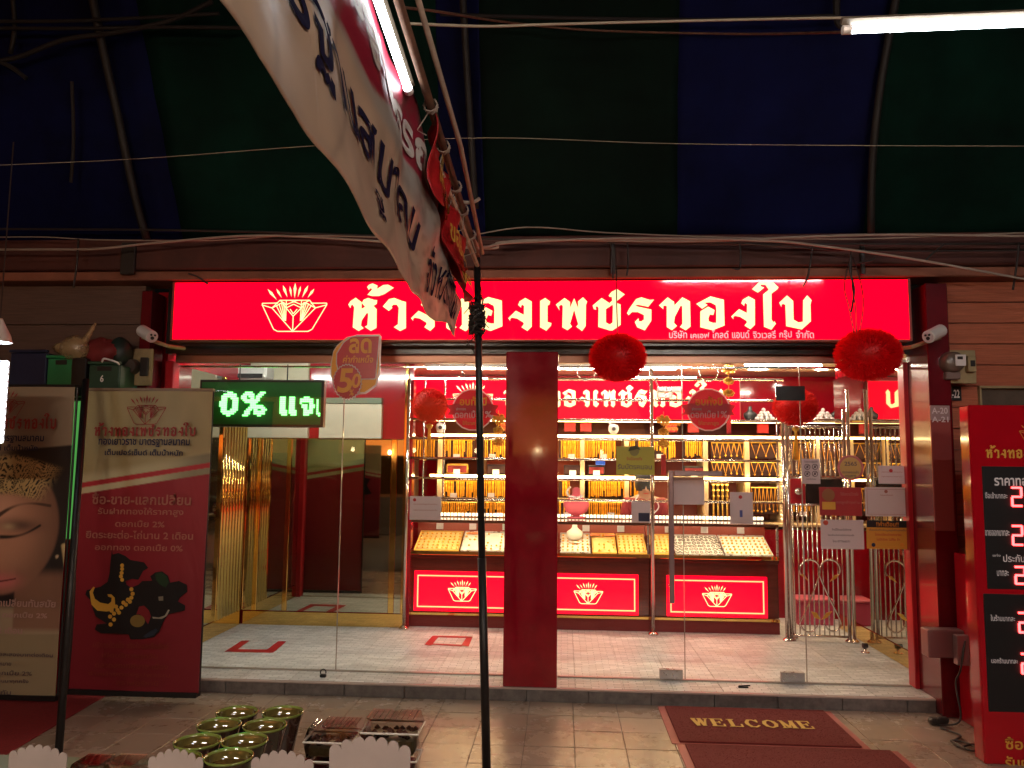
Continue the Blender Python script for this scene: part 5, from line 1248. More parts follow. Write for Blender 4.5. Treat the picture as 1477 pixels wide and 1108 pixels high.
def cf_face(u, v):
    u0_ = u; u = (u-.16)/1.12; v = v-.08/2.33
    # the woman's closed-eye face, crown of gold wire, sleek hair
    y = (1-v)*2.33
    c = np.tile(np.array((.27, .20, .13)), (len(u), 1))*(1-.25*np.abs(vnoise(u, v, 7, 2)-.5))[:, None]
    c = mix(c, (.34, .26, .17), sst(0, .02, y-(.70-.1*u))*.5)
    # dark hair mass
    d_ = (y-(.52+.5*(1-u)*.35))
    hair = sst(0, .02, y-(.60-.10*u))*sst(1.80, 1.72, y)*sst(.10, .35, u+.4*(y-.7))
    tri = sst(0, .015, y-(.74-.42*(u-.45)))*sst(0, .01, (.72+.05*u)-y+.03)*sst(.45, .47, u)
    c = mix(c, (.012, .010, .011), np.clip(hair+tri, 0, 1))
    # face ellipse
    fx, fy = (u-.26)/.44, (y-1.16)/.52
    r = np.sqrt(fx**2+fy**2); fm_ = sst(1.02, .96, r)*sst(.80, .86, y)
    sh_ = 1-.45*sst(.3, 1.0, r)-.25*sst(.3, .9, u)
    skin = np.stack([.42*sh_, .21*sh_, .135*sh_], 1)
    hl = np.exp(-(((u-.25)/.14)**2+((y-1.02)/.12)**2)); skin += hl[:, None]*np.array((.12, .09, .07))
    c = c*(1-fm_[:, None])+skin*fm_[:, None]
    neck = sst(.22, .2, np.abs(u-.62))*sst(1.45, 1.55, y)*sst(1.95, 1.9, y); c = mix(c, (.20, .10, .065), neck*.9)
    # gold wire crown
    cm = sst(.17, .12, np.abs(y-(.84-.05*u)+.06*np.sin(u*6)))*sst(.66, .50, u+.5*(y-.85))
    wv = (np.abs(np.sin(u*70+26*vnoise(u, v, 16, 4)+y*60)) > .72) | (np.abs(np.sin(y*95-u*60+24*vnoise(u, v, 18, 5))) > .82)
    gcol = np.where(wv[:, None], np.array((.42, .30, .13)), np.array((.012, .009, .006))); c = c*(1-cm[:, None])+gcol*cm[:, None]
    # brow, shadow, lashes, lips, nose
    def stroke(x0, y0, x1, y1, bend, w_, colr, k=1.0, fade=.01):
        nonlocal c
        t = np.clip(((u-x0)*(x1-x0)+(y-y0)*(y1-y0))/((x1-x0)**2+(y1-y0)**2), 0, 1)
        cxx = x0+t*(x1-x0); cyy_ = y0+t*(y1-y0)-bend*np.sin(t*PI); d = np.hypot(u-cxx, y-cyy_); c = mix(c, colr, sst(w_+fade, w_-fade*.5, d*(1+.6*t))*k)
    c = mix(c, (.06, .035, .03), np.exp(-(((u-.42-.2*(y-1.16))/.15)**2+((y-1.15)/.05)**2))*.85)
    stroke(.22, 1.10, .62, 1.00, .06, .016, (.06, .03, .02))
    stroke(.28, 1.24, .56, 1.15, -.03, .012, (.01, .008, .008), fade=.012)
    c = mix(c, (.45, .34, .20), np.exp(-(((u-.33)/.05)**2+((y-1.16)/.025)**2))*.7)
    stroke(.02, 1.12, .12, 1.10, .03, .014, (.06, .03, .02))
    c = mix(c, (.14, .05, .04), np.exp(-(((u-.12)/.06)**2+((y-1.42)/.03)**2))*.8)
    lip = np.exp(-((((u-.24)/.19)**2)**1.5+((y-1.575+.05*(u-.24))/.060)**2)); c = mix(c, (.42, .13, .12), np.clip(lip*1.4, 0, 1))
    stroke(.05, 1.58, .41, 1.55, -.015, .006, (.10, .015, .015), fade=.008)
    # earring
    stroke(.74, 1.30, .78, 1.55, .0, .014, (.45, .33, .16)); stroke(.70, 1.38, .86, 1.66, -.10, .008, (.5, .4, .25))
    # text block
    m = sst(1.965, 1.975, y+.02*u); c = mix(c, (.24, .19, .115), m)
    return c*1.45
def banner_fn(x0, x1, z0, z1, Y, wob=.006, shx=0.0):
    return lambda u, v: (x0+(x1-x0)*u+shx*(1-v), Y+wob*math.sin(v*7+u*3)+.01*math.cos(u*5), z0+(z1-z0)*v)
YA = 5.36
nx0, nx1 = U(122, 700, YA).x, U(292, 700, YA).x
# right banner: bust print
nz1, nz0 = U(205, 563, YA).z, U(205, 998, YA).z
t = empty('roll_banner', ((nx0+nx1)/2, YA, nz0), 'tan and red standing banner printed with a black bust wearing gold jewellery', 'banner')
f1 = banner_fn(nx0-.03, nx1+.04, nz0, nz1, YA)
def fr1(x, z): return f1((x-nx0)/(nx1-nx0), (z-nz0)/(nz1-nz0))
printed('banner_sheet', f1, cf_neck, 120, 280, t)
def onb(r, s, m, off=.012, Yo=.012, thick=None):
    x0, x1, z0, z1 = rc(*r, YA); word_parts(s, x0, x1, z0, z1, YA-Yo-.012, m, t, off)
WB = nx1-nx0
q = MB(); a, b, c, d = rc(139, 609, 285, 630, YA); name_word(q, a, b, c, d, YA-.026); q.build('name_lettering', mat('banner_red_ink', (.38, .03, .02), .5), t, fix=False)
q = MB(); p = U(214, 591, YA); emblem(q, p.x, p.z, .275, YA-.026, 9); q.build('emblem', mat('banner_red_ink2', (.36, .03, .02), .5), t, fix=False)
onb((145, 633, 276, 645), 'ทองเยาวราช มาตรฐานสมาคม', ink_blue, .02); onb((154, 648, 266, 657), 'เต็มเปอร์เซ็นต์ เต็มน้ำหนัก', ink_blue, .02)
onb((136, 711, 278, 728), 'ซื้อ-ขาย-แลกเปลี่ยน', ink_pink, .02); onb((144, 732, 267, 745), 'รับฝากทองให้ราคาสูง', ink_pink, .015); onb((169, 750, 240, 760), 'ดอกเบี้ย 2%', ink_pink, .015)
onb((127, 765, 281, 777), 'ยืดระยะต่อ-ไถ่นาน 2 เดือน', ink_pink, .015); onb((140, 784, 266, 794), 'ออกทอง ดอกเบี้ย 0%', ink_pink, .015)
for i, (s_, r_) in enumerate((('บริการด้วยใจ จริงใจและซื่อสัตย์', (137, 925, 246, 934)), ('เปิดบริการทุกวัน', (150, 941, 230, 950)), ('ตลาดสดเทศบาล เมือง', (140, 955, 245, 963)), ('จำหน่ายทองรูปพรรณ', (130, 968, 248, 976)), ('สุราษฎร์ธานี', (170, 980, 231, 989)))): onb(r_, s_, mat('banner_dim', (.22, .035, .02), .5), .01)
# printed picture: bust, hands and jewels as flat print
def pz6(l): return [(U(100+x/7.033, 800+y/7.033, YA).x, U(100+x/7.033, 800+y/7.033, YA).z) for x, y in l]
bk = mat('print_black', (.006, .006, .008), .45)
dk = lambda l, m, k=0: m_poly(l, m, k)
def m_poly(l, m, k):
    MB().poly(pz6(l), YA-.026-.002*k, None).build('print_shape', m, t, fix=False)
def blob(cx, cy, rx, ry, n=24, a0=0): return [(cx+rx*math.cos(2*PI*i/n)*math.cos(a0)-ry*math.sin(2*PI*i/n)*math.sin(a0), cy+rx*math.cos(2*PI*i/n)*math.sin(a0)+ry*math.sin(2*PI*i/n)*math.cos(a0)) for i in range(n)]
m_poly([(455,-60),(460,-5),(520,-20),(590,10),(640,50),(780,75),(820,130),(770,160),(720,250),(660,240),(590,262),(600,300),(650,330),(720,300),(760,262),(860,260),(840,215),(890,175),(960,165),(1020,210),(1040,280),(1130,262),(1210,300),(1215,370),(1140,430),(1120,470),(1195,510),(1190,560),(1080,585),(1020,600),(970,680),(930,780),(880,830),(760,850),(640,850),(620,800),(480,795),(340,790),(280,750),(300,700),(400,690),(290,620),(260,540),(235,450),(185,400),(200,355),(260,340),(340,320),(410,270),(430,180),(440,60)], bk, 0)
m_poly(blob(840, 600, 10, 10), bk, 0)
m_poly([(700,600),(730,520),(780,510),(830,560),(850,620),(820,700),(780,640),(740,600)], mat('print_red_gap', (.18, .008, .014), .5), 1)
m_poly(blob(715, 665, 75, 62), mat('print_old_gold', (.20, .13, .03), .5), 2)
m_poly([(890,190),(950,175),(1010,215),(1030,270),(1000,330),(940,300),(900,250)], mat('print_green', (.008, .035, .012), .5), 1)
m_poly([(230,370),(270,320),(285,325),(265,380),(285,440),(340,480),(420,495),(450,470),(455,430),(420,420),(412,395),(450,395),(485,430),(490,500),(470,560),(400,570),(310,560),(250,500)], gold_print, 2)
for x_, y_ in ((640,470),(600,500),(555,530),(515,555),(480,590),(440,620),(480,650),(445,700),(655,430),(668,390),(655,345),(620,450),(575,480),(500,520),(530,580),(455,560)): m_poly(blob(x_, y_, 21, 21, 12), gold_print, 3)
for x_, y_ in ((560,105),(560,140),(555,180),(548,215),(560,250)): m_poly(blob(x_, y_, 20, 20, 10), gold_print, 2)
m_poly([(865,622),(930,630),(990,610),(1025,550),(1040,555),(1010,615),(960,645),(870,640)], mat('print_silver', (.32, .30, .24), .4), 2)
m_poly([(925,420),(975,415),(975,460),(930,460)], mat('print_ring', (.25, .22, .16), .4), 2)
m_poly([(770,820),(840,770),(900,740),(920,760),(880,810),(800,835)], mat('print_blue', (.02, .03, .05), .4), 2)
# frame of the stand
for xx in (nx0-.032, nx1+.036): MB().tube([(xx, YA+.02, nz0-.02), (xx, YA+.02, nz1)], .008, 8).build('stand_pole', black_paint, t)
MB().bev(nx0-.04, nx1+.045, YA-.01, YA+.03, nz1-.006, nz1+.014, .003).build('top_bar', mat('banner_bar', (.28, .2, .13), .4), t)
MB().bev(nx0-.03, nx1+.03, YA-.012, YA+.06, max(0, nz0-.03), nz0+.004, .004).build('base_bar', black_paint, t)

# left banner: face print
def face_banner(x1, width, z0, z1, Y, name_px=True, flip=False, parent_label='', group=None):
    t2 = empty('roll_banner', (x1-width/2, Y, z0), parent_label, 'banner', group)
    fn = banner_fn(x1-width, x1, z0, z1, Y) if not flip else (lambda u, v: (x1-width*u, Y, z0+(z1-z0)*v))
    printed('banner_sheet', fn, cf_face, 150, 340, t2)
    return t2
fx1 = U(99, 700, YA-.06).x; fz1, fz0 = U(50, 557, YA-.06).z, U(50, 1004, YA-.06).z
YA2 = YA-.06
t2 = face_banner(fx1, .84, fz0, fz1, YA2, parent_label='standing banner printed with a woman\'s face and golden headpiece, cut by the left edge')
q = MB(); b = U(84, 620, YA2).x; wN = WB*.86; name_word(q, b-wN, b, U(50, 620, YA2).z-.0, U(50, 596, YA2).z, YA2-.026); q.build('name_lettering', mat('face_red_ink', (.42, .04, .03), .5), t2, fix=False)
q = MB(); p = U(12, 583, YA2); emblem(q, p.x, p.z, .275, YA2-.026, 9); q.build('emblem', mat('face_red_ink2', (.36, .04, .03), .5), t2, fix=False)
def onf(r, s, m, off=.015):
    x0, x1, z0, z1 = rc(*r, YA2); word_parts(s, x0, x1, z0, z1, YA2-.027, m, t2, off)
onf((-64, 628, 67, 639), 'ทองเยาวราช มาตรฐานสมาคม', ink_blue, .02); onf((-56, 641, 58, 650), 'เต็มเปอร์เซ็นต์ เต็มน้ำหนัก', ink_blue, .02)
pinkw = mat('face_pale_ink', (.50, .30, .26), .5)
onf((-60, 862, 84, 874), 'ซื้อ-ขาย-แลกเปลี่ยนทันสมัย', pinkw, .025); onf((-50, 881, 72, 892), 'ให้ราคาสูง ดอกเบี้ย 2%', pinkw, .025); onf((-60, 903, 36, 912), 'ยืดระยะนาน 2 เดือน', pinkw, .025)
for s_, r_ in (('อัตราดอกเบี้ยร้อยละสองบาทต่อเดือน', (-60, 939, 80, 945)), ('ตามกฎหมาย', (-20, 954, 20, 960)), ('ฝากทองออกเบี้ย 2%', (-50, 965, 50, 972)), ('ต้องนำบัตรประชาชนมาทุกครั้ง', (-60, 977, 45, 984)), ('รับประกัน', (-30, 993, 20, 1000))): onf(r_, s_, ink, .012)
MB().bev(fx1-.85, fx1+.01, YA2-.01, YA2+.03, fz1-.006, fz1+.012, .003).build('top_bar', black_paint, t2)
MB().bev(fx1-.85, fx1+.01, YA2-.012, YA2+.05, fz0-.03, fz0+.004, .004).build('base_bar', black_paint, t2)
for xx in (fx1-.84, fx1+.006): MB().tube([(xx, YA2+.02, fz0-.02), (xx, YA2+.02, fz1)], .008, 8).build('stand_pole', black_paint, t2)

# slanting black pole between the banners
A_, B_ = U(86, 1086, 4.62), U(124, 552, 5.2)
A_ = G(84, 1094, .0); t = MB().tube([A_, U(124, 548, 5.12)], .021, 10)
tag(t.build('umbrella_pole', black_paint, smooth=True), 'slanting black pole standing between the two banners', 'pole')
# red carpet under the banners
a = G(0, 1092, .004); P_ = [G(-200, 1140, .004), G(2, 1093, .004), G(152, 1004, .004), G(280, 1000, .004), G(-300, 1000, .004)]
carpet = MB().poly([(p.x, p.y) for p in P_], .003, .008); carpet.v = [(x, z, y) for x, y, z in carpet.v]
tag(carpet.build('red_carpet', mat('red_carpet', (.26, .010, .012), .9, vary=.25, vscale=60, bump=.6, bscale=200)), 'flat red carpet on the floor below the two banners', 'carpet')
# cabinet behind with crates on it
gx0_, gx1_ = U(-60, 700, 5.56).x, U(126, 700, 5.56).x
t = empty('display_case', ((gx0_+gx1_)/2, 5.6, 0), 'tall glass case glowing green, visible in the gap between the banners', 'display case')
MB().bev(gx0_, gx1_+.01, 5.50, 5.72, 0, 1.05, .005).build('case_base', red_gloss, t)
MB().bev(gx0_, gx1_-.01, 5.52, 5.72, 1.053, 2.02, .005).build('case_body', glow('case_green', (.10, .42, .09), .55), t)
MB().bev(gx0_, -2.93, 5.50, 5.73, 2.023, 2.045, .004).build('case_top', black_m, t)
def crate(r, Y, m, label, group='crates and boxes on top of the case', dpt=.26, slots=True):
    a, b, c, d = rc(*r, Y); t = empty('crate', ((a+b)/2, Y, 2.046), label, 'crate', group); c = 2.047
    MB().bev(a, b, Y, Y+.02, c, d, .006).build('front_side', m, t); MB().bev(a, b, Y+dpt-.02, Y+dpt, c, d, .006).build('rear_side', m, t)
    MB().bev(a, a+.02, Y+.021, Y+dpt-.021, c, d, .004).build('end_side', m, t); MB().bev(b-.02, b, Y+.021, Y+dpt-.021, c, d, .004).build('end_side', m, t)
    MB().bev(a-.008, b+.008, Y-.012, Y+.02, d+.002, d+.022, .004).build('rim', m, t)
    MB().box(a+.021, b-.021, Y+.021, Y+dpt-.021, c, c+.012).build('bottom', m, t)
    if slots:
        MB().bev(a+.06, b-.05, Y-.006, Y-.001, d-.045, d-.012, .002).build('handle_slot', black_m, t)
    return t
crate((14, 509, 66, 552), 5.44, mat('navy_plastic', (.012, .02, .06), .4), 'dark navy box on the case beside the bright lamp', slots=False)
crate((68, 517, 106, 552), 5.44, mat('green_plastic', (.02, .24, .09), .35), 'bright green plastic crate under the clear bag')
gc = crate((128, 526, 171, 554), 5.40, mat('dark_green_plastic', (.015, .06, .035), .4), 'dark green plastic crate under the red sacks')
a, b, c, d = rc(144, 541, 149, 551, 5.388); q = MB(); put_text(q, '6', a, b, c, d, 5.392, .02); q.build('number', white_ink, gc, fix=False)
MB().bev(U(106, 540, 5.45).x, U(127, 540, 5.45).x, 5.42, 5.56, 2.047, U(117, 517, 5.45).z, .005).build('crate', black_m)
tag(bpy.data.objects['crate.003'] if 'crate.003' in bpy.data.objects else bpy.context.scene.objects[-1], 'narrow black box squeezed between the two green crates', 'crate', 'crates and boxes on top of the case')
# red sacks
q = empty('red_bag', U(150, 512, 5.5), 'crumpled red cloth bag with a pale handle in the dark green crate', 'bag')
m = MB(); nn = 18
def lump(cx, cy, cz, rx, ry, rz, seed, mm, nm=.25):
    vs = []; n1, n2 = 10, 16
    for i in range(n1+1):
        th = PI*i/n1
        for k in range(n2):
            ph = 2*PI*k/n2; s_ = 1+nm*math.sin(3*ph+seed)*math.sin(2*th+seed*2)+nm*.5*math.sin(7*ph+th*5+seed)
            vs.append((cx+rx*math.sin(th)*math.cos(ph)*s_, cy+ry*math.sin(th)*math.sin(ph)*s_, cz+rz*math.cos(th)*(1+nm*.5*math.sin(ph*2+seed))))
    f = [(i*n2+k, i*n2+(k+1) % n2, (i+1)*n2+(k+1) % n2, (i+1)*n2+k) for i in range(n1) for k in range(n2)]
    mm.add(vs, f)
p = U(148, 508, 5.5); lump(p.x, 5.52, p.z, .13, .09, .09, 1, m); p = U(138, 498, 5.5); lump(p.x, 5.55, p.z, .09, .07, .06, 3, m)
m.build('bag_body', mat('red_cloth_bag', (.20, .02, .02), .7, vary=.3, bump=.6, bscale=30), q, smooth=True, merge=True)
p0, p1 = U(147, 522, 5.37), U(172, 526, 5.37); MB().tube(curve_pts([p0, p0+Vector((.03, -.02, .02)), p1+Vector((-.01, -.02, .015)), p1], 5), .007, 6).build('bag_handle', white_m, q)
q = empty('dark_bag', U(171, 508, 5.5), 'rounded dark green bag right of the red cloth bag', 'bag'); m = MB(); p = U(170, 508, 5.52); lump(p.x, 5.55, p.z, .085, .08, .11, 5, m, .12); m.build('bag_body', mat('dark_bag', (.01, .025, .02), .5, bump=.5), q, smooth=True, merge=True)
# clear plastic bag
cb = mat('hazy_plastic_bag', (.50, .36, .18), .2, vary=.3, vscale=20, bump=1, bscale=25); cb.node_tree.nodes['Principled BSDF'].inputs['Transmission Weight'].default_value = .0
cb.node_tree.nodes['Principled BSDF'].inputs['Alpha'].default_value = .55
q = empty('plastic_bag', U(110, 505, 5.45), 'knotted translucent plastic bag with its end sticking up on the green crate', 'bag'); m = MB()
p = U(108, 503, 5.46); lump(p.x, 5.46, p.z, .10, .08, .09, 2, m, .15); p = U(92, 500, 5.46); lump(p.x, 5.48, p.z-.01, .09, .06, .05, 4, m, .25)
k0 = U(124, 490, 5.45); k1 = U(138, 466, 5.45); m.tube([k0-Vector((.05, 0, .04)), k0, (k0+k1)/2, k1], .030, 8, r1=.012); m.build('bag_body', cb, q, smooth=True, merge=True)

# bright LED strip lamp and bell-shaped lamp at the very left edge
t = empty('led_strip_panel', U(0, 560, 4.4), 'blinding white LED strip panel at the left edge', 'lamp')
p0, p1 = U(4, 640, 4.4), U(4, 520, 4.4)
MB().bev(p0.x-.35, p0.x-.012, 4.40, 4.43, p0.z, p1.z, .004).build('panel', white_m, t)
q = MB()
for i in range(12):
    z_ = p0.z+(i+.5)/12*(p1.z-p0.z); q.lathe([(.004, -.03), (.016, -.02), (.018, 0)], (p0.x-.013, 4.398, z_), 10, axis='y')
q.build('led_lamps', LED_WHITE, t)
t = empty('hanging_lamp', U(-4, 480, 4.4), 'white bell-shaped lamp just inside the left edge', 'lamp'); p = U(-2, 494, 4.4)
MB().lathe([(.012, .14), (.03, .10), (.06, .04), (.07, 0)], p, 20, cap=False).build('lamp_shade', white_m, t, smooth=True); MB().lathe([(.055, 0), (.055, .01)], p, 18).build('lamp_glass', LED_WHITE, t)
MB().tube([p+Vector((0, 0, .14)), p+Vector((0, 0, 1.2))], .004, 5).build('flex', cable_m, t)

# ================================================================== BLACK TENT POLE, RAIL AND HANGING VINYL
pa, pb_ = G(702, 1113, 0), None
PX, PY = pa.x, pa.y
pole = empty('tent_pole', (PX, PY, 0), 'black tent pole wound with tape and string in front of the pillar', 'pole')
top = U(688, 372, PY)
MB().tube([(PX, PY, 0), (PX+(top.x-PX)*.45, PY, 1.1), ], .023, 12).build('lower_pole', black_paint, pole, smooth=True)
MB().tube([(PX+(top.x-PX)*.44, PY, 1.08), (top.x, PY, top.z)], .019, 12).build('upper_pole', black_paint, pole, smooth=True)
q = MB(); cz = U(693, 461, PY).z
for i in range(70):
    a_ = random.random()*2*PI; z_ = cz+random.gauss(0, .045); r_ = .03+random.random()*.016; xx = top.x+.005
    q.tube([(xx+r_*math.cos(a_+k*.5), PY+r_*math.sin(a_+k*.5), z_+.006*k*random.uniform(-1, 1)) for k in range(6)], .006, 4)
for i in range(26):
    a_ = random.random()*2*PI; L_ = random.uniform(.04, .16); xx = top.x+.035*math.cos(a_); yy = PY+.035*math.sin(a_); z_ = cz+random.uniform(-.05, .18)
    q.tube([(xx, yy, z_), (xx+random.uniform(-.03, .04), yy, z_-L_*.5), (xx+random.uniform(-.04, .06), yy, z_-L_)], .0025, 4)
o = q.build('tape_and_string', cable_m, pole); o['kind'] = 'stuff'

# rail running from the pole toward the lane, with a tube lamp on it
R0 = Vector((top.x, PY-.0, top.z+.01)); R1 = U(562, -40, 2.35)
rt = empty('awning_rail', R0, 'rusty pipe and cable rail slanting up from the pole', 'pipe')
dv = (R1-R0)
MB().tube([R0-dv*.01, R0+dv*1.25], .017, 10).build('pipe', rust, rt, smooth=True)
R2 = R0+Vector((.03, 0, .015)); MB().tube([R2, R2+dv*.5+Vector((.035, 0, .02)), R2+dv*1.2+Vector((.02, 0, .02))], .011, 8).build('conduit', mat('pale_conduit', (.36, .27, .2), .6, vary=.4), rt, smooth=True)
ta = U(691, 383, PY-.03); tb2 = U(632, 238, PY-1.0)
MB().tube([ta+Vector((-.01, 0, 0)), tb2], .013, 6).build('batten', mat('pale_batten', (.42, .30, .2), .6, vary=.5, vscale=30), rt)
q = MB()
for k in (.12, .25, .36, .52, .66): 
    c_ = R0+dv*k
    for j in range(8): q.tube([c_+Vector((.028*math.cos(j*.8+i_), dv.y*.004*i_, .028*math.sin(j*.8+i_))) for i_ in range(5)], .003, 4)
    q.tube([c_, c_+Vector((random.uniform(-.06, .06), 0, -.09)), c_+Vector((random.uniform(-.08, .08), -.02, -.12))], .003, 4)
o = q.build('string_ties', cable_l, rt); o['kind'] = 'stuff'
MB().tube(curve_pts([U(655, 285, PY-.5), U(670, 292, PY-.5), U(684, 291, PY-.5), U(692, 286, PY-.5)], 5), .009, 6).build('hook', cable_l, rt)

def fluor(A, B, label, r=.015, m=TUBE, side=None, hood=False):
    t = empty('fluorescent_lamp', A, label, 'lamp', 'fluorescent tubes under the awning')
    A = Vector(A); B = Vector(B); d_ = (B-A).normalized()
    s_ = Vector(side or (0, 0, 1))*.033
    MB().tube([A-d_*.03+s_*.85, B+d_*.03+s_*.85], .013, 4).build('batten', mat('batten_white', (.13, .10, .07), .5, vary=.4, vscale=20), t)
    if hood: MB().add([(A.x, A.y-.22, A.z+.02), (B.x, B.y-.22, B.z+.02), (B.x, B.y+.20, B.z+.05), (A.x, A.y+.20, A.z+.05), (A.x, A.y-.22, A.z+.03), (B.x, B.y-.22, B.z+.03), (B.x, B.y+.20, B.z+.06), (A.x, A.y+.20, A.z+.06)], [(0, 1, 2, 3), (7, 6, 5, 4), (0, 4, 5, 1), (2, 6, 7, 3), (1, 5, 6, 2), (0, 3, 7, 4)]).build('shield_hood', white_m, t)  # added hood that stops fill light rising to the tarps
    MB().tube([A, B], r, 12).build('tube', m, t, smooth=True)
    for P_, sg in ((A, -1), (B, 1)): MB().tube([P_+d_*sg*.003, P_+d_*sg*.028], r*1.25, 12).build('end_cap', white_m, t)
    return t
dvv = R1-R0; oo = Vector((-.055, 0, -.035))
la = R0+dvv*.75+oo; lb = R0+dvv*1.22+oo
fluor(lb, la, 'bright fluorescent tube hung beside the vinyl banner', side=(.3, 0, .95), m=TUBE_DIM)
ra_ = U(1229, 43, 2.3); rb_ = U(1229, 43, 2.3)+Vector((1.2, 0.0, 0.02))
fluor(ra_, rb_, 'bright fluorescent tube crossing the upper right corner', r=.0105)
# tube across the lane, behind the viewer, mirrored in the sign
fluor((1.52, -1.0, 4.46), (3.9, -1.0, 4.46), 'tube lamp across the lane mirrored in the top of the sign', r=.022, m=glow('tube_high', (1, .9, .92), 110))

fluor((-2.4, -.7, 2.95), (-1.2, -.7, 2.95), 'added fill tube behind the viewer on the left', r=.018, m=TUBE_FILL, hood=True)  # fill tubes added to brighten the banners, decals and floor
fluor((.9, -.9, 3.0), (2.1, -.9, 3.0), 'added fill tube behind the viewer on the right', r=.018, m=TUBE_FILL, hood=True)
# vinyl banner in the plane of the rail
yn, yf = 1.15, 4.06
_B = sorted([(p.y, p.z) for p in (HX(250, -90, -.555), HX(316, 4, -.555), HX(370, 90, -.555), HX(424, 155, -.555), HX(475, 238, -.555), HX(533, 325, -.555), HX(580, 397, -.555), HX(618, 452, -.555), HX(655, 482, -.555))])
BYS = [b[0] for b in _B]; BZS = [b[1] for b in _B]; print('vinyl', _B)
def vin(s, h):
    """s 0 (near) .. 1 (far), h 0 (bottom) .. 1 (top)"""
    Y_ = yn+(yf-yn)*s
    topx = R0.x+(R0.y-Y_)/(R0.y-R1.y)*(R1.x-R0.x)-.085
    topz = R0.z+(R0.y-Y_)/(R0.y-R1.y)*(R1.z-R0.z)+.01
    topz -= .09*math.sin(max(0, (s-.62)/.38)*PI*.5)
    bx_ = -.555; bz = float(np.interp(Y_, BYS, BZS))
    x_ = bx_+(topx-bx_)*h; z_ = bz+(topz-bz)*h
    rip = (.005*math.sin(h*17-s*12+math.sin(s*21)*1.5)*(s > .2)+.022*math.sin(h*9+s*5)*(.35+s*.65)+.012*math.sin(s*26+h*4)+.008*math.sin(s*60-h*9)*(s > .5))*(.35+.65*math.sin(PI*h))
    fold = .035*math.exp(-((s-.80+.25*(h-.4))/.05)**2)
    return Vector((x_+rip+fold, Y_-fold*.4, z_+.012*math.sin(s*31+h*7)))
def cf_vin(u, v):
    c = np.tile(np.array((.50, .36, .25)), (len(u), 1))
    n1 = vnoise(u*3, v, 9, 7); n2 = vnoise(u*6, v*2, 14, 8)
    c = c*(1-.30*n1)[:, None]
    gr_ = sst(.40, .46, v-.10*np.sin(u*5)); c = mix(c, (.28, .27, .24), gr_*.8)
    redm = sst(.50, .52, v-.10*np.sin(u*4.2-1.2)-.06*vnoise(u*2, v, 5, 9))*sst(.93, .88, u)
    c = mix(c, (.24, .012, .03), redm)
    gray = sst(.74, .78, v+.05*np.sin(u*7))*sst(.42, .30, u); c = mix(c, (.36, .38, .36), gray*.75)
    far = sst(.84, .87, u+.1*(v-.5)); c = mix(c, (.42, .35, .28), far*sst(.55, .45, v)); c = mix(c, (.24, .02, .02), far*sst(.55, .65, v)*.9)
    for q_, w_ in ((.16, .008), (.31, .006), (.52, .010), (.66, .007), (.74, .012), (.91, .01)):
        c = mix(c, (.16, .12, .09), np.exp(-((u-q_-.16*(v-.5)+.02*np.sin(v*8+q_*30))/w_)**2)*.35)
    st = sst(.50, .85, n2)*.8; c = mix(c, (.10, .085, .07), st*sst(.35, .9, u)*.8)
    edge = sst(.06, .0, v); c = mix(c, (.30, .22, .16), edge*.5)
    fold = np.exp(-((u-.80+.25*(v-.4))/.022)**2); c = mix(c, (.05, .04, .035), fold*.6)  # fold shadow painted into the sheet colour
    return c
vb = empty('vinyl_banner', vin(.5, .5), 'weathered vinyl banner with dark Thai lettering hanging along the slanting rail', 'banner')
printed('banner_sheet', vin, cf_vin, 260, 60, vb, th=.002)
def vtext(s_, u0, u1, h0, h1, m_, off=.02, slant=0):
    A, F, _ = text2d(s_, off); v_ = []
    for a, b in A:
        p = vin(u0+(u1-u0)*(a+slant*b), h0+(h1-h0)*b); v_.append(p+Vector((.006, 0, -.001)))
    MB().add(v_, F).build('lettering', m_, vb, fix=False)
navy = mat('navy_banner_ink', (.008, .008, .03), .9, spec=.1)
vtext('รมาตรฐานสมาคม', -.08, .66, .20, .43, navy, .014); vtext('จังหวัด', .71, .86, .14, .40, navy, .012); vtext('ฐ', .42, .45, .10, .20, navy, .02)
vtext('ยินดีต้อนรับ', .87, .97, .15, .6, navy, .02)
vtext('รับทองรูปพรรณ', .12, .72, .64, .90, mat('banner_white_ink', (.48, .44, .40), .6), .035)
# red bunting cloth tied along the rail
def rag(name, s0, s1, h0, h1, dx, label, m_):
    t = empty(name, vin((s0+s1)/2, h1), label, 'cloth'); V2 = []; nu, nv = 14, 10
    for j in range(nv+1):
        for i in range(nu+1):
            a, b = i/nu, j/nv; s = s0+(s1-s0)*a; h = h1-(h1-h0)*b*(.8+.2*math.sin(a*9))
            V2.append(vin(s, h)+Vector((dx+.02*math.sin(a*15+b*5), .0, 0)))
    m = MB(); m.add(V2, [(j*(nu+1)+i, j*(nu+1)+i+1, (j+1)*(nu+1)+i+1, (j+1)*(nu+1)+i) for j in range(nv) for i in range(nu)])
    o = m.build('cloth', m_, t, smooth=True, fix=False); sd_ = o.modifiers.new('thick', 'SOLIDIFY'); sd_.thickness = .002
    return t
redcloth = mat('red_vinyl_cloth', (.42, .01, .012), .5, vary=.35, vscale=30)
t = rag('red_cloth', .66, .82, .56, 1.04, .05, 'torn red cloth with yellow writing tied under the tube lamp', redcloth)
ylw = mat('yellow_print', (.6, .38, .05), .5)
def ragtext(s_, u0, u1, h0, h1, m_, dx, par):
    A, F, _ = text2d(s_, .02); MB().add([vin(u0+(u1-u0)*a, h0+(h1-h0)*b)+Vector((dx+.012, 0, 0)) for a, b in A], F).build('lettering', m_, par, fix=False)
ragtext('เทศบาลเมือง', .68, .80, .68, .86, ylw, .062, t)
t = rag('red_cloth', .80, .995, .30, 1.02, .055, 'torn red cloth with yellow writing at the far end of the rail', redcloth)
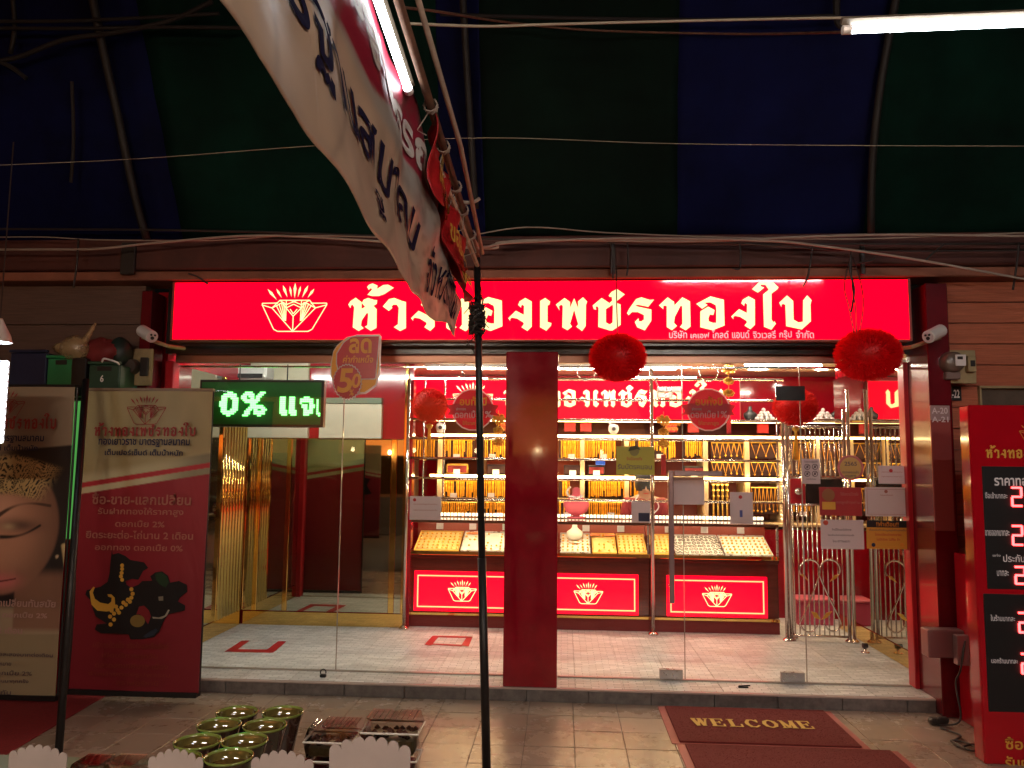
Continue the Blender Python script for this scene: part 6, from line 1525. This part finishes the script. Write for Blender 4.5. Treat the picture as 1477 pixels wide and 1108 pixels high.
ragtext('ขอเชิญ', .83, .97, .62, .80, ylw, .075, t); ragtext('ร่วมงาน', .83, .97, .40, .55, ylw, .075, t)

# ================================================================== AWNING OF BLUE AND GREEN TARPAULIN
blue_t = mat('tarp_blue', (.003, .0045, .034), .8, spec=.08, vary=.65, vscale=1.6, bump=.9, bscale=5)
green_t = mat('tarp_green', (.001, .014, .009), .8, spec=.08, vary=.65, vscale=1.6, bump=.9, bscale=5)
dgreen_t = mat('tarp_dark_green', (.0018, .008, .005), .8, spec=.08, vary=.65, vscale=1.6, bump=.9, bscale=5)
awn = empty('awning', (0, 5.6, 3.2), 'dark tarpaulin awning in blue and green bands rising over the lane', 'awning')
S_ = 2.3; AY, AZ = 5.60, 3.2
def tp(px, py):
    d_ = ray(px, py); # plane z = AZ + S*(AY - y)
    k_ = (AZ+S_*AY-1.6)/(d_.z+S_*d_.y); return EYE+d_*k_
def tx(px, py, top): p = tp(px, py); return p.x
bands = [(-2600, -2600, blue_t), (-700, -760, green_t), (-360, -400, blue_t), (266, 195, green_t), (640, 628, blue_t), (700, 690, dgreen_t), (976, 980, blue_t), (1246, 1285, green_t), (1500, 1620, blue_t), (1850, 2050, green_t), (2500, 2900, blue_t), (3600, 4300, None)]
for i in range(len(bands)-1):
    b0, t0, m_ = bands[i]; b1, t1, _ = bands[i+1]; nu, nv = 20, 40; V2 = []
    for j in range(nv+1):
        y_ = AY-(AY-3.6)*j/nv; zz_ = AZ+S_*(AY-y_); f_ = (AY-y_)/(AY-4.96)
        for q_ in range(nu+1):
            xb = tx(b0, 343, 0)+(tx(b1, 343, 0)-tx(b0, 343, 0))*q_/nu; xt = tx(t0, 0, 1)+(tx(t1, 0, 1)-tx(t0, 0, 1))*q_/nu
            x_ = xb+(xt-xb)*f_; sag = -.06*math.sin(PI*q_/nu)-.012*math.sin(zz_*14+x_)-.03*math.sin(zz_*3+x_*2)-.008*math.sin(x_*17+zz_*5)
            V2.append((x_, y_-sag, zz_+sag*.4))
    m = MB(); m.add(V2, [(j*(nu+1)+k, j*(nu+1)+k+1, (j+1)*(nu+1)+k+1, (j+1)*(nu+1)+k) for j in range(nv) for k in range(nu)])
    o = m.build('tarp_strip', m_, awn, smooth=True, fix=False); sd_ = o.modifiers.new('thick', 'SOLIDIFY'); sd_.thickness = .003
def tpo(px, py, off=.10): p = tp(px, py); return p+Vector((0, -off, -off*.4))
for pts, r_ in ((((140, -30), (158, 60), (182, 170), (205, 280), (222, 343)), .028), (((1290, -60), (1283, 0), (1262, 120), (1250, 230), (1248, 338)), .026), (((668, -40), (676, 100), (684, 230), (688, 300)), .024), (((30, -30), (36, 40), (30, 80)), .016)):
    MB().tube(curve_pts([tpo(*p) for p in pts], 4), r_, 8).build('support_pole', mat('bamboo_dark', (.009, .007, .005), .7, vary=.5), awn, smooth=True)
for pts, r_ in ((((-200, 34), (60, 36), (180, 33), (330, 25)), .012), (((-200, 44), (100, 46), (250, 44), (360, 45)), .012), (((122, 120), (124, 200), (120, 262)), .012), (((-20, 92), (40, 88), (110, 62), (180, 52), (260, 35), (320, 8)), .016), (((20, 92), (40, 102), (58, 116)), .016), (((640, 26), (760, 30), (1000, 34), (1200, 28)), .012), (((1196, -30), (1196, 30), (1203, 44)), .022)):
    MB().tube(curve_pts([tpo(*p, .14) for p in pts], 4), r_, 6).build('branch', mat('dark_lash', (.007, .005, .004), .8), awn)

def cable(pts, Y, r, m, label, group=None, n=8, name='cable'):
    P_ = [U(p[0], p[1], p[2] if len(p) > 2 else Y) for p in pts]
    o = MB().tube(curve_pts(P_, n), r, 6).build(name, m, smooth=True); return tag(o, label, 'cable', group)
cable([(-40, 240), (200, 229), (460, 210), (700, 199), (960, 207), (1240, 210), (1520, 211)], 4.4, .0016, rope, 'thin pale string strung level beneath the awning', name='string')
gcb = 'cables strung above the sign'
cable([(-60, 343), (60, 342), (140, 346), (300, 347), (430, 340), (640, 343), (760, 328), (900, 337), (1200, 345), (1500, 335)], 5.40, .0045, cable_l, 'pale cable, topmost of the bundle above the sign', gcb)
cable([(-60, 360), (40, 360), (140, 359), (230, 350), (400, 340), (690, 358), (720, 350), (800, 346), (1000, 348), (1250, 339), (1500, 341)], 5.38, .0085, cable_l, 'thick pale cable wrapped in tape, lying lowest at the left above the beam', gcb)
cable([(650, 280, 4.4), (676, 330, 4.6), (690, 354, 5.0), (702, 356, 5.3), (740, 350, 5.36), (900, 344, 5.36), (1100, 347, 5.36), (1200, 357, 5.36), (1330, 376, 5.36), (1500, 407, 5.36)], 5.36, .0085, cable_l, 'pale cable dropping toward the right across the brown beam', gcb)
cable([(-60, 330), (300, 333), (700, 345), (1100, 352), (1500, 352)], 5.42, .008, cable_m, 'black cable running level along the beam', gcb)
cable([(940, 345), (1100, 353), (1240, 362), (1500, 361)], 5.40, .006, cable_m, 'thin black cable sagging on the beam at the right', gcb)
cable([(575, 10, 3.0), (640, 18, 3.4), (730, 32, 4.2), (860, 44, 4.6), (1060, 49, 4.4), (1200, 47, 3.6), (1240, 44, 2.4)], 4, .006, rust, 'rusty wire running from the left tube lamp to the right one')
cable([(585, 34, 3.1), (700, 38, 3.4), (800, 35, 3.6), (1000, 30, 3.9), (1200, 26, 3.6), (1500, 22, 3.2)], 4, .006, rope, 'thin cord crossing beneath the awning behind the tube lamps')
for i, pts in enumerate(([(113, 345), (111, 380), (106, 415)], [(1067, 350), (1068, 372), (1066, 388), (1056, 387)], [(1172, 355), (1168, 385), (1164, 402), (1158, 414)], [(880, 350), (884, 372), (884, 402)], [(905, 348), (906, 380), (904, 398)], [(1470, 350), (1466, 385), (1461, 418)], [(272, 395), (286, 400), (300, 410)], [(1362, 352), (1345, 366), (1330, 380)], [(1228, 360), (1226, 390), (1232, 418), (1228, 450)], [(1238, 380), (1256, 376), (1262, 372)])):
    cable(pts, 5.38+.003*i, .007, cable_m, 'short loose black wire end hanging %s' % ('far left above the crates', 'above the right part of the sign', 'over the right end of the pale reflection', 'over the middle letters beside a twin', 'thin twin over the middle letters', 'at the far right over the planks', 'at the top edge of the sign near the emblem', 'slanting across the beam at the right', 'above the large right tinsel ball', 'sideways from the right ball cord')[i], 'loose wire ends on the beam', name='wire_end')
for i, (px, w_) in enumerate(((884, 7), (1244, 6), (185, 22))):
    a = U(px, 372, YF-.10); tag(MB().bev(a.x-w_/FPX*5.6*.5, a.x+w_/FPX*5.6*.5, YF-.11, YF-.085, U(px, 396, YF-.1).z, U(px, 350, YF-.1).z, .004).build('beam_bracket', cable_m), ['dark bracket on the beam above the middle of the sign', 'dark bracket on the beam above the right tinsel ball', 'wide dark bracket on the beam above the left meter'][i], 'bracket', 'brackets on the beam')

# ================================================================== STALL TABLE IN FRONT
tabY = 2.33; TZ = .75
tb_ = empty('stall_table', (-.6, 1.9, 0), 'stall table with pale green top at the bottom left', 'table')
MB().bev(-2.4, -.22, 1.10, tabY, TZ-.03, TZ, .005).build('table_top', mat('table_pale_green', (.22, .24, .14), .4, vary=.15), tb_)
for x in (-2.35, -.27):
    for y in (1.15, tabY-.05): MB().tube([(x, y, 0), (x, y, TZ-.031)], .02, 8).build('leg', black_paint, tb_)
cup_m = mat('ceramic_brown', (.05, .022, .015), .08, vary=.4, vscale=20, coat=.8)
cup_in = mat('cup_glaze', (.10, .075, .02), .06, vary=.4, vscale=30, coat=1)
rim_m = mat('cup_rim', (.15, .19, .04), .08, coat=1)
soup = mat('dark_soup', (.08, .035, .012), .03, coat=1)
RZ = .905
def bowl(px, py, label, parts=None):
    p = G(px, py, RZ); t = empty('glazed_pot', (p.x, p.y, TZ), label, 'pot', 'glazed pots with green rims')
    h = RZ-TZ; c = (p.x, p.y, TZ)
    MB().lathe([(.032, .001), (.036, .01), (.033, h*.25), (.040, h*.5), (.050, h*.8), (.0565, h-.008)], c, 28, cap=False).build('outer_wall', cup_m, t, smooth=True)
    MB().lathe([(.0565, h-.006), (.0582, h-.003), (.0572, h), (.0552, h-.0005), (.0535, h-.006)], c, 32, cap=False).build('rim', rim_m, t, smooth=True)
    MB().lathe([(.0535, h-.006), (.049, h-.03), (.030, h-.04), (.001, h-.041)], c, 28, cap=False).build('inner_wall', cup_in, t, smooth=True)
    MB().lathe([(.001, h-.0235), (.0495, h-.0235)], c, 28, cap=False).build('filling', soup, t)
    return t
b0 = bowl(342, 1026, 'glazed pot of the back row, left one')
for (px, py), lb in zip(((408, 1026), (316, 1044), (382, 1045), (285, 1068), (353, 1067), (255, 1094), (330, 1090)),
    ('glazed pot of the back row, right one with a red glint', 'glazed pot of the second row, left one', 'glazed pot of the second row, right one', 'glazed pot of the third row, left one', 'glazed pot of the third row, right one', 'glazed pot of the front row half hidden by a white card', 'glazed pot of the front row beside the middle white card')):
    p = G(px, py, RZ); c = dup(b0); c.location = (p.x, p.y, TZ); c['label'] = lb
# clear food boxes
food_d = mat('dark_food', (.05, .012, .01), .5, vary=.4, vscale=40); food_c = mat('cream_food', (.42, .36, .24), .5, vary=.4, vscale=60); food_r = mat('red_syrup', (.16, .005, .015), .15, vary=.2)
def food_box(x, y, w_, d_, h_, label, fm_, lid=True, open_=False, z=TZ, rot=0, bits=True):
    t = empty('food_box', (x, y, z), label, 'food box', 'clear plastic food boxes')
    v = MB(); a, b = w_/2, d_/2
    for (p0, p1) in (((-a, -b), (a, -b)), ((a, -b), (a, b)), ((a, b), (-a, b)), ((-a, b), (-a, -b))):
        v.add([(x+p0[0]*.88, y+p0[1]*.88, z+.002), (x+p1[0]*.88, y+p1[1]*.88, z+.002), (x+p1[0], y+p1[1], z+h_), (x+p0[0], y+p0[1], z+h_)], [(0, 1, 2, 3)])
    v.build('tray', clear_plastic, t, fix=False)
    r_ = MB(); 
    for (p0, p1) in (((-a, -b), (a, -b)), ((a, -b), (a, b)), ((a, b), (-a, b)), ((-a, b), (-a, -b))): r_.tube([(x+p0[0], y+p0[1], z+h_), (x+p1[0], y+p1[1], z+h_)], .003, 5)
    r_.build('rim', mat('plastic_rim', (.6, .55, .5), .15), t)
    MB().bev(x-a*.84, x+a*.84, y-b*.84, y+b*.84, z+.004, z+h_*.75, .006).build('food', fm_, t)
    if bits:
        q = MB()
        for i in range(30):
            p = Vector((x+random.uniform(-a, a)*.8, y+random.uniform(-b, b)*.8, z+h_*.78)); q.lathe([(.001, -.006), (.010, 0), (.001, .008)], p, 6)
        o = q.build('food_bits', food_d if fm_ is not food_d else food_c, t, smooth=True); o['kind'] = 'stuff'
    if lid:
        L = MB(); hh = .035
        L.add([(x-a, y-b, z+h_+.003), (x+a, y-b, z+h_+.003), (x+a, y+b, z+h_+.003), (x-a, y+b, z+h_+.003), (x-a*.86, y-b*.82, z+h_+hh), (x+a*.86, y-b*.82, z+h_+hh), (x+a*.86, y+b*.82, z+h_+hh), (x-a*.86, y+b*.82, z+h_+hh)],
              [(0, 1, 5, 4), (1, 2, 6, 5), (2, 3, 7, 6), (3, 0, 4, 7), (4, 5, 6, 7)]); L.build('lid', clear_plastic, t, fix=False)
        q = MB()
        for k in range(9):
            xx = x-a*.8+a*1.6*k/8; q.tube([(xx, y-b*.8, z+h_+hh+.001), (xx, y+b*.8, z+h_+hh+.001)], .0012, 4)
        q.build('lid_ribs', clear_plastic, t)
    return t
def at(px, py, z): p = G(px, py, z); return p.x, p.y
x, y = at(478, 1072, .83); food_box(x, y, .13, .09, .045, 'clear box of cream food topping the stack left of the big white card', food_c, z=.80)
food_box(x, y+.0, .13, .09, .045, 'clear box of dark red food beneath the cream one', food_r, z=TZ, lid=False, bits=False)
x, y = at(487, 1052, .84); food_box(x+.01, y+.01, .12, .09, .06, 'clear lidded box of dark food behind the cream food', food_d, z=.765)
x, y = at(567, 1060, .86); food_box(x, y, .155, .11, .065, 'tall ribbed clear box of dark berries right of the big white card', food_c, z=.815)
food_box(x+.01, y-.01, .13, .09, .06, 'box of deep red syrup beneath the ribbed clear box', food_r, z=TZ, lid=False, bits=False)
x, y = at(153, 1098, .79); food_box(x, y-.06, .085, .10, .03, 'shallow clear box left of the front pots, farther from them', food_d, z=TZ)
x, y = at(196, 1100, .79); food_box(x, y-.05, .085, .10, .03, 'shallow clear box left of the front pots, next to them', food_d, z=TZ)
# scalloped white cards
card = mat('white_card', (.36, .30, .29), .7, vary=.1)
def cloud(x0, x1, ytop, Y, label, seed):
    rr = random.Random(seed); a, b = U(x0, ytop, Y), U(x1, ytop, Y); w_ = b.x-a.x; h_ = .11; n = 7; pts = [(a.x+w_*.06, a.z-h_), (a.x, a.z-h_*.6)]
    for i in range(n):
        ca = a.x+w_*(i+.5)/n; lift = math.sin(PI*(i+.5)/n)*.022
        for k in range(6):
            an = PI-PI*(k+.5)/6; pts.append((ca+w_/n*.55*math.cos(an), a.z-.03+lift+.016*math.sin(an)+rr.uniform(-.001, .001)))
    pts += [(b.x, b.z-h_*.6), (b.x-w_*.06, b.z-h_)]
    t = empty('price_placard', ((a.x+b.x)/2, Y, a.z-h_), label, 'placard', 'scalloped white cards on the table')
    MB().poly(pts, Y, Y+.003).build('card', card, t)
    MB().tube([((a.x+b.x)/2, Y+.01, TZ), ((a.x+b.x)/2, Y+.01, a.z-.05)], .004, 6).build('stick', white_m, t)
cloud(14, 97, 1077, 2.0, 'scalloped white card at the far left of the table', 1); cloud(215, 293, 1084, 1.75, 'scalloped white card left of the front pots', 2); cloud(363, 452, 1086, 1.8, 'scalloped white card between the pots and food boxes', 3); cloud(476, 592, 1066, 1.75, 'largest scalloped white card, before the food boxes', 4)

# ================================================================== ACROSS THE LANE (behind the viewer, mirrored in the shop's glass)
def far_banner(xc, label, cf):
    t = empty('roll_banner', (xc, -1.3, 0), label, 'banner', 'banners across the lane')
    printed('banner_sheet', lambda u, v: (xc+.42-.84*u, -1.3, .12+1.85*v), cf, 60, 130, t)
    MB().bev(xc-.42, xc+.42, -1.34, -1.31, .08, .118, .003).build('base_bar', black_paint, t)
    return t
fb = far_banner(-4.15, 'red banner with black bust standing across the lane', cf_neck)
MB().poly([(-4.15-.02+x*.33, 1.15-y*.33) for x, y in ((-.5, 0), (-.3, .6), (0, 1), (.2, 1.2), (.35, .6), (.8, .5), (.5, 0), (.7, -.4), (.2, -.5), (0, -.8), (-.3, -.5))], -1.292, -1.290).build('print_shape', bk, fb)
far_banner(-5.75, 'banner with a woman\'s face standing across the lane', cf_face)
stall = empty('market_stall', (-4, -3.2, 0), 'market stall with orange canopy and bulbs across the lane', 'stall')
MB().bev(-9, 1.5, -4.6, -3.0, 0, .85, .01).build('counter', mat('stall_counter', (.10, .07, .05), .6), stall)
oc = mat('orange_canopy', (.55, .16, .03), .6, emis=(1, .28, .05), estr=1.0)  # glow put into the cloth for lamplight on the canopy
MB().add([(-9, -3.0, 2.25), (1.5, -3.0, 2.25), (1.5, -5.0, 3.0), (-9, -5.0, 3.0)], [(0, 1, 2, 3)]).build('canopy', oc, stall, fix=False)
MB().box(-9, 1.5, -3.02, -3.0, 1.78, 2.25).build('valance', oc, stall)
MB().box(-14, 10, -7.2, -7.0, 0, 5).build('rear_wall', mat('lane_wall', (.05, .045, .04), .8), stall)
for i in range(9):
    bx_ = -8.5+i*1.15; q = MB(); q.lathe([(.004, -.05), (.03, -.03), (.035, 0), (.02, .04)], (bx_, -2.9, 1.85), 10); q.build('bulb', BULB, stall, smooth=True)
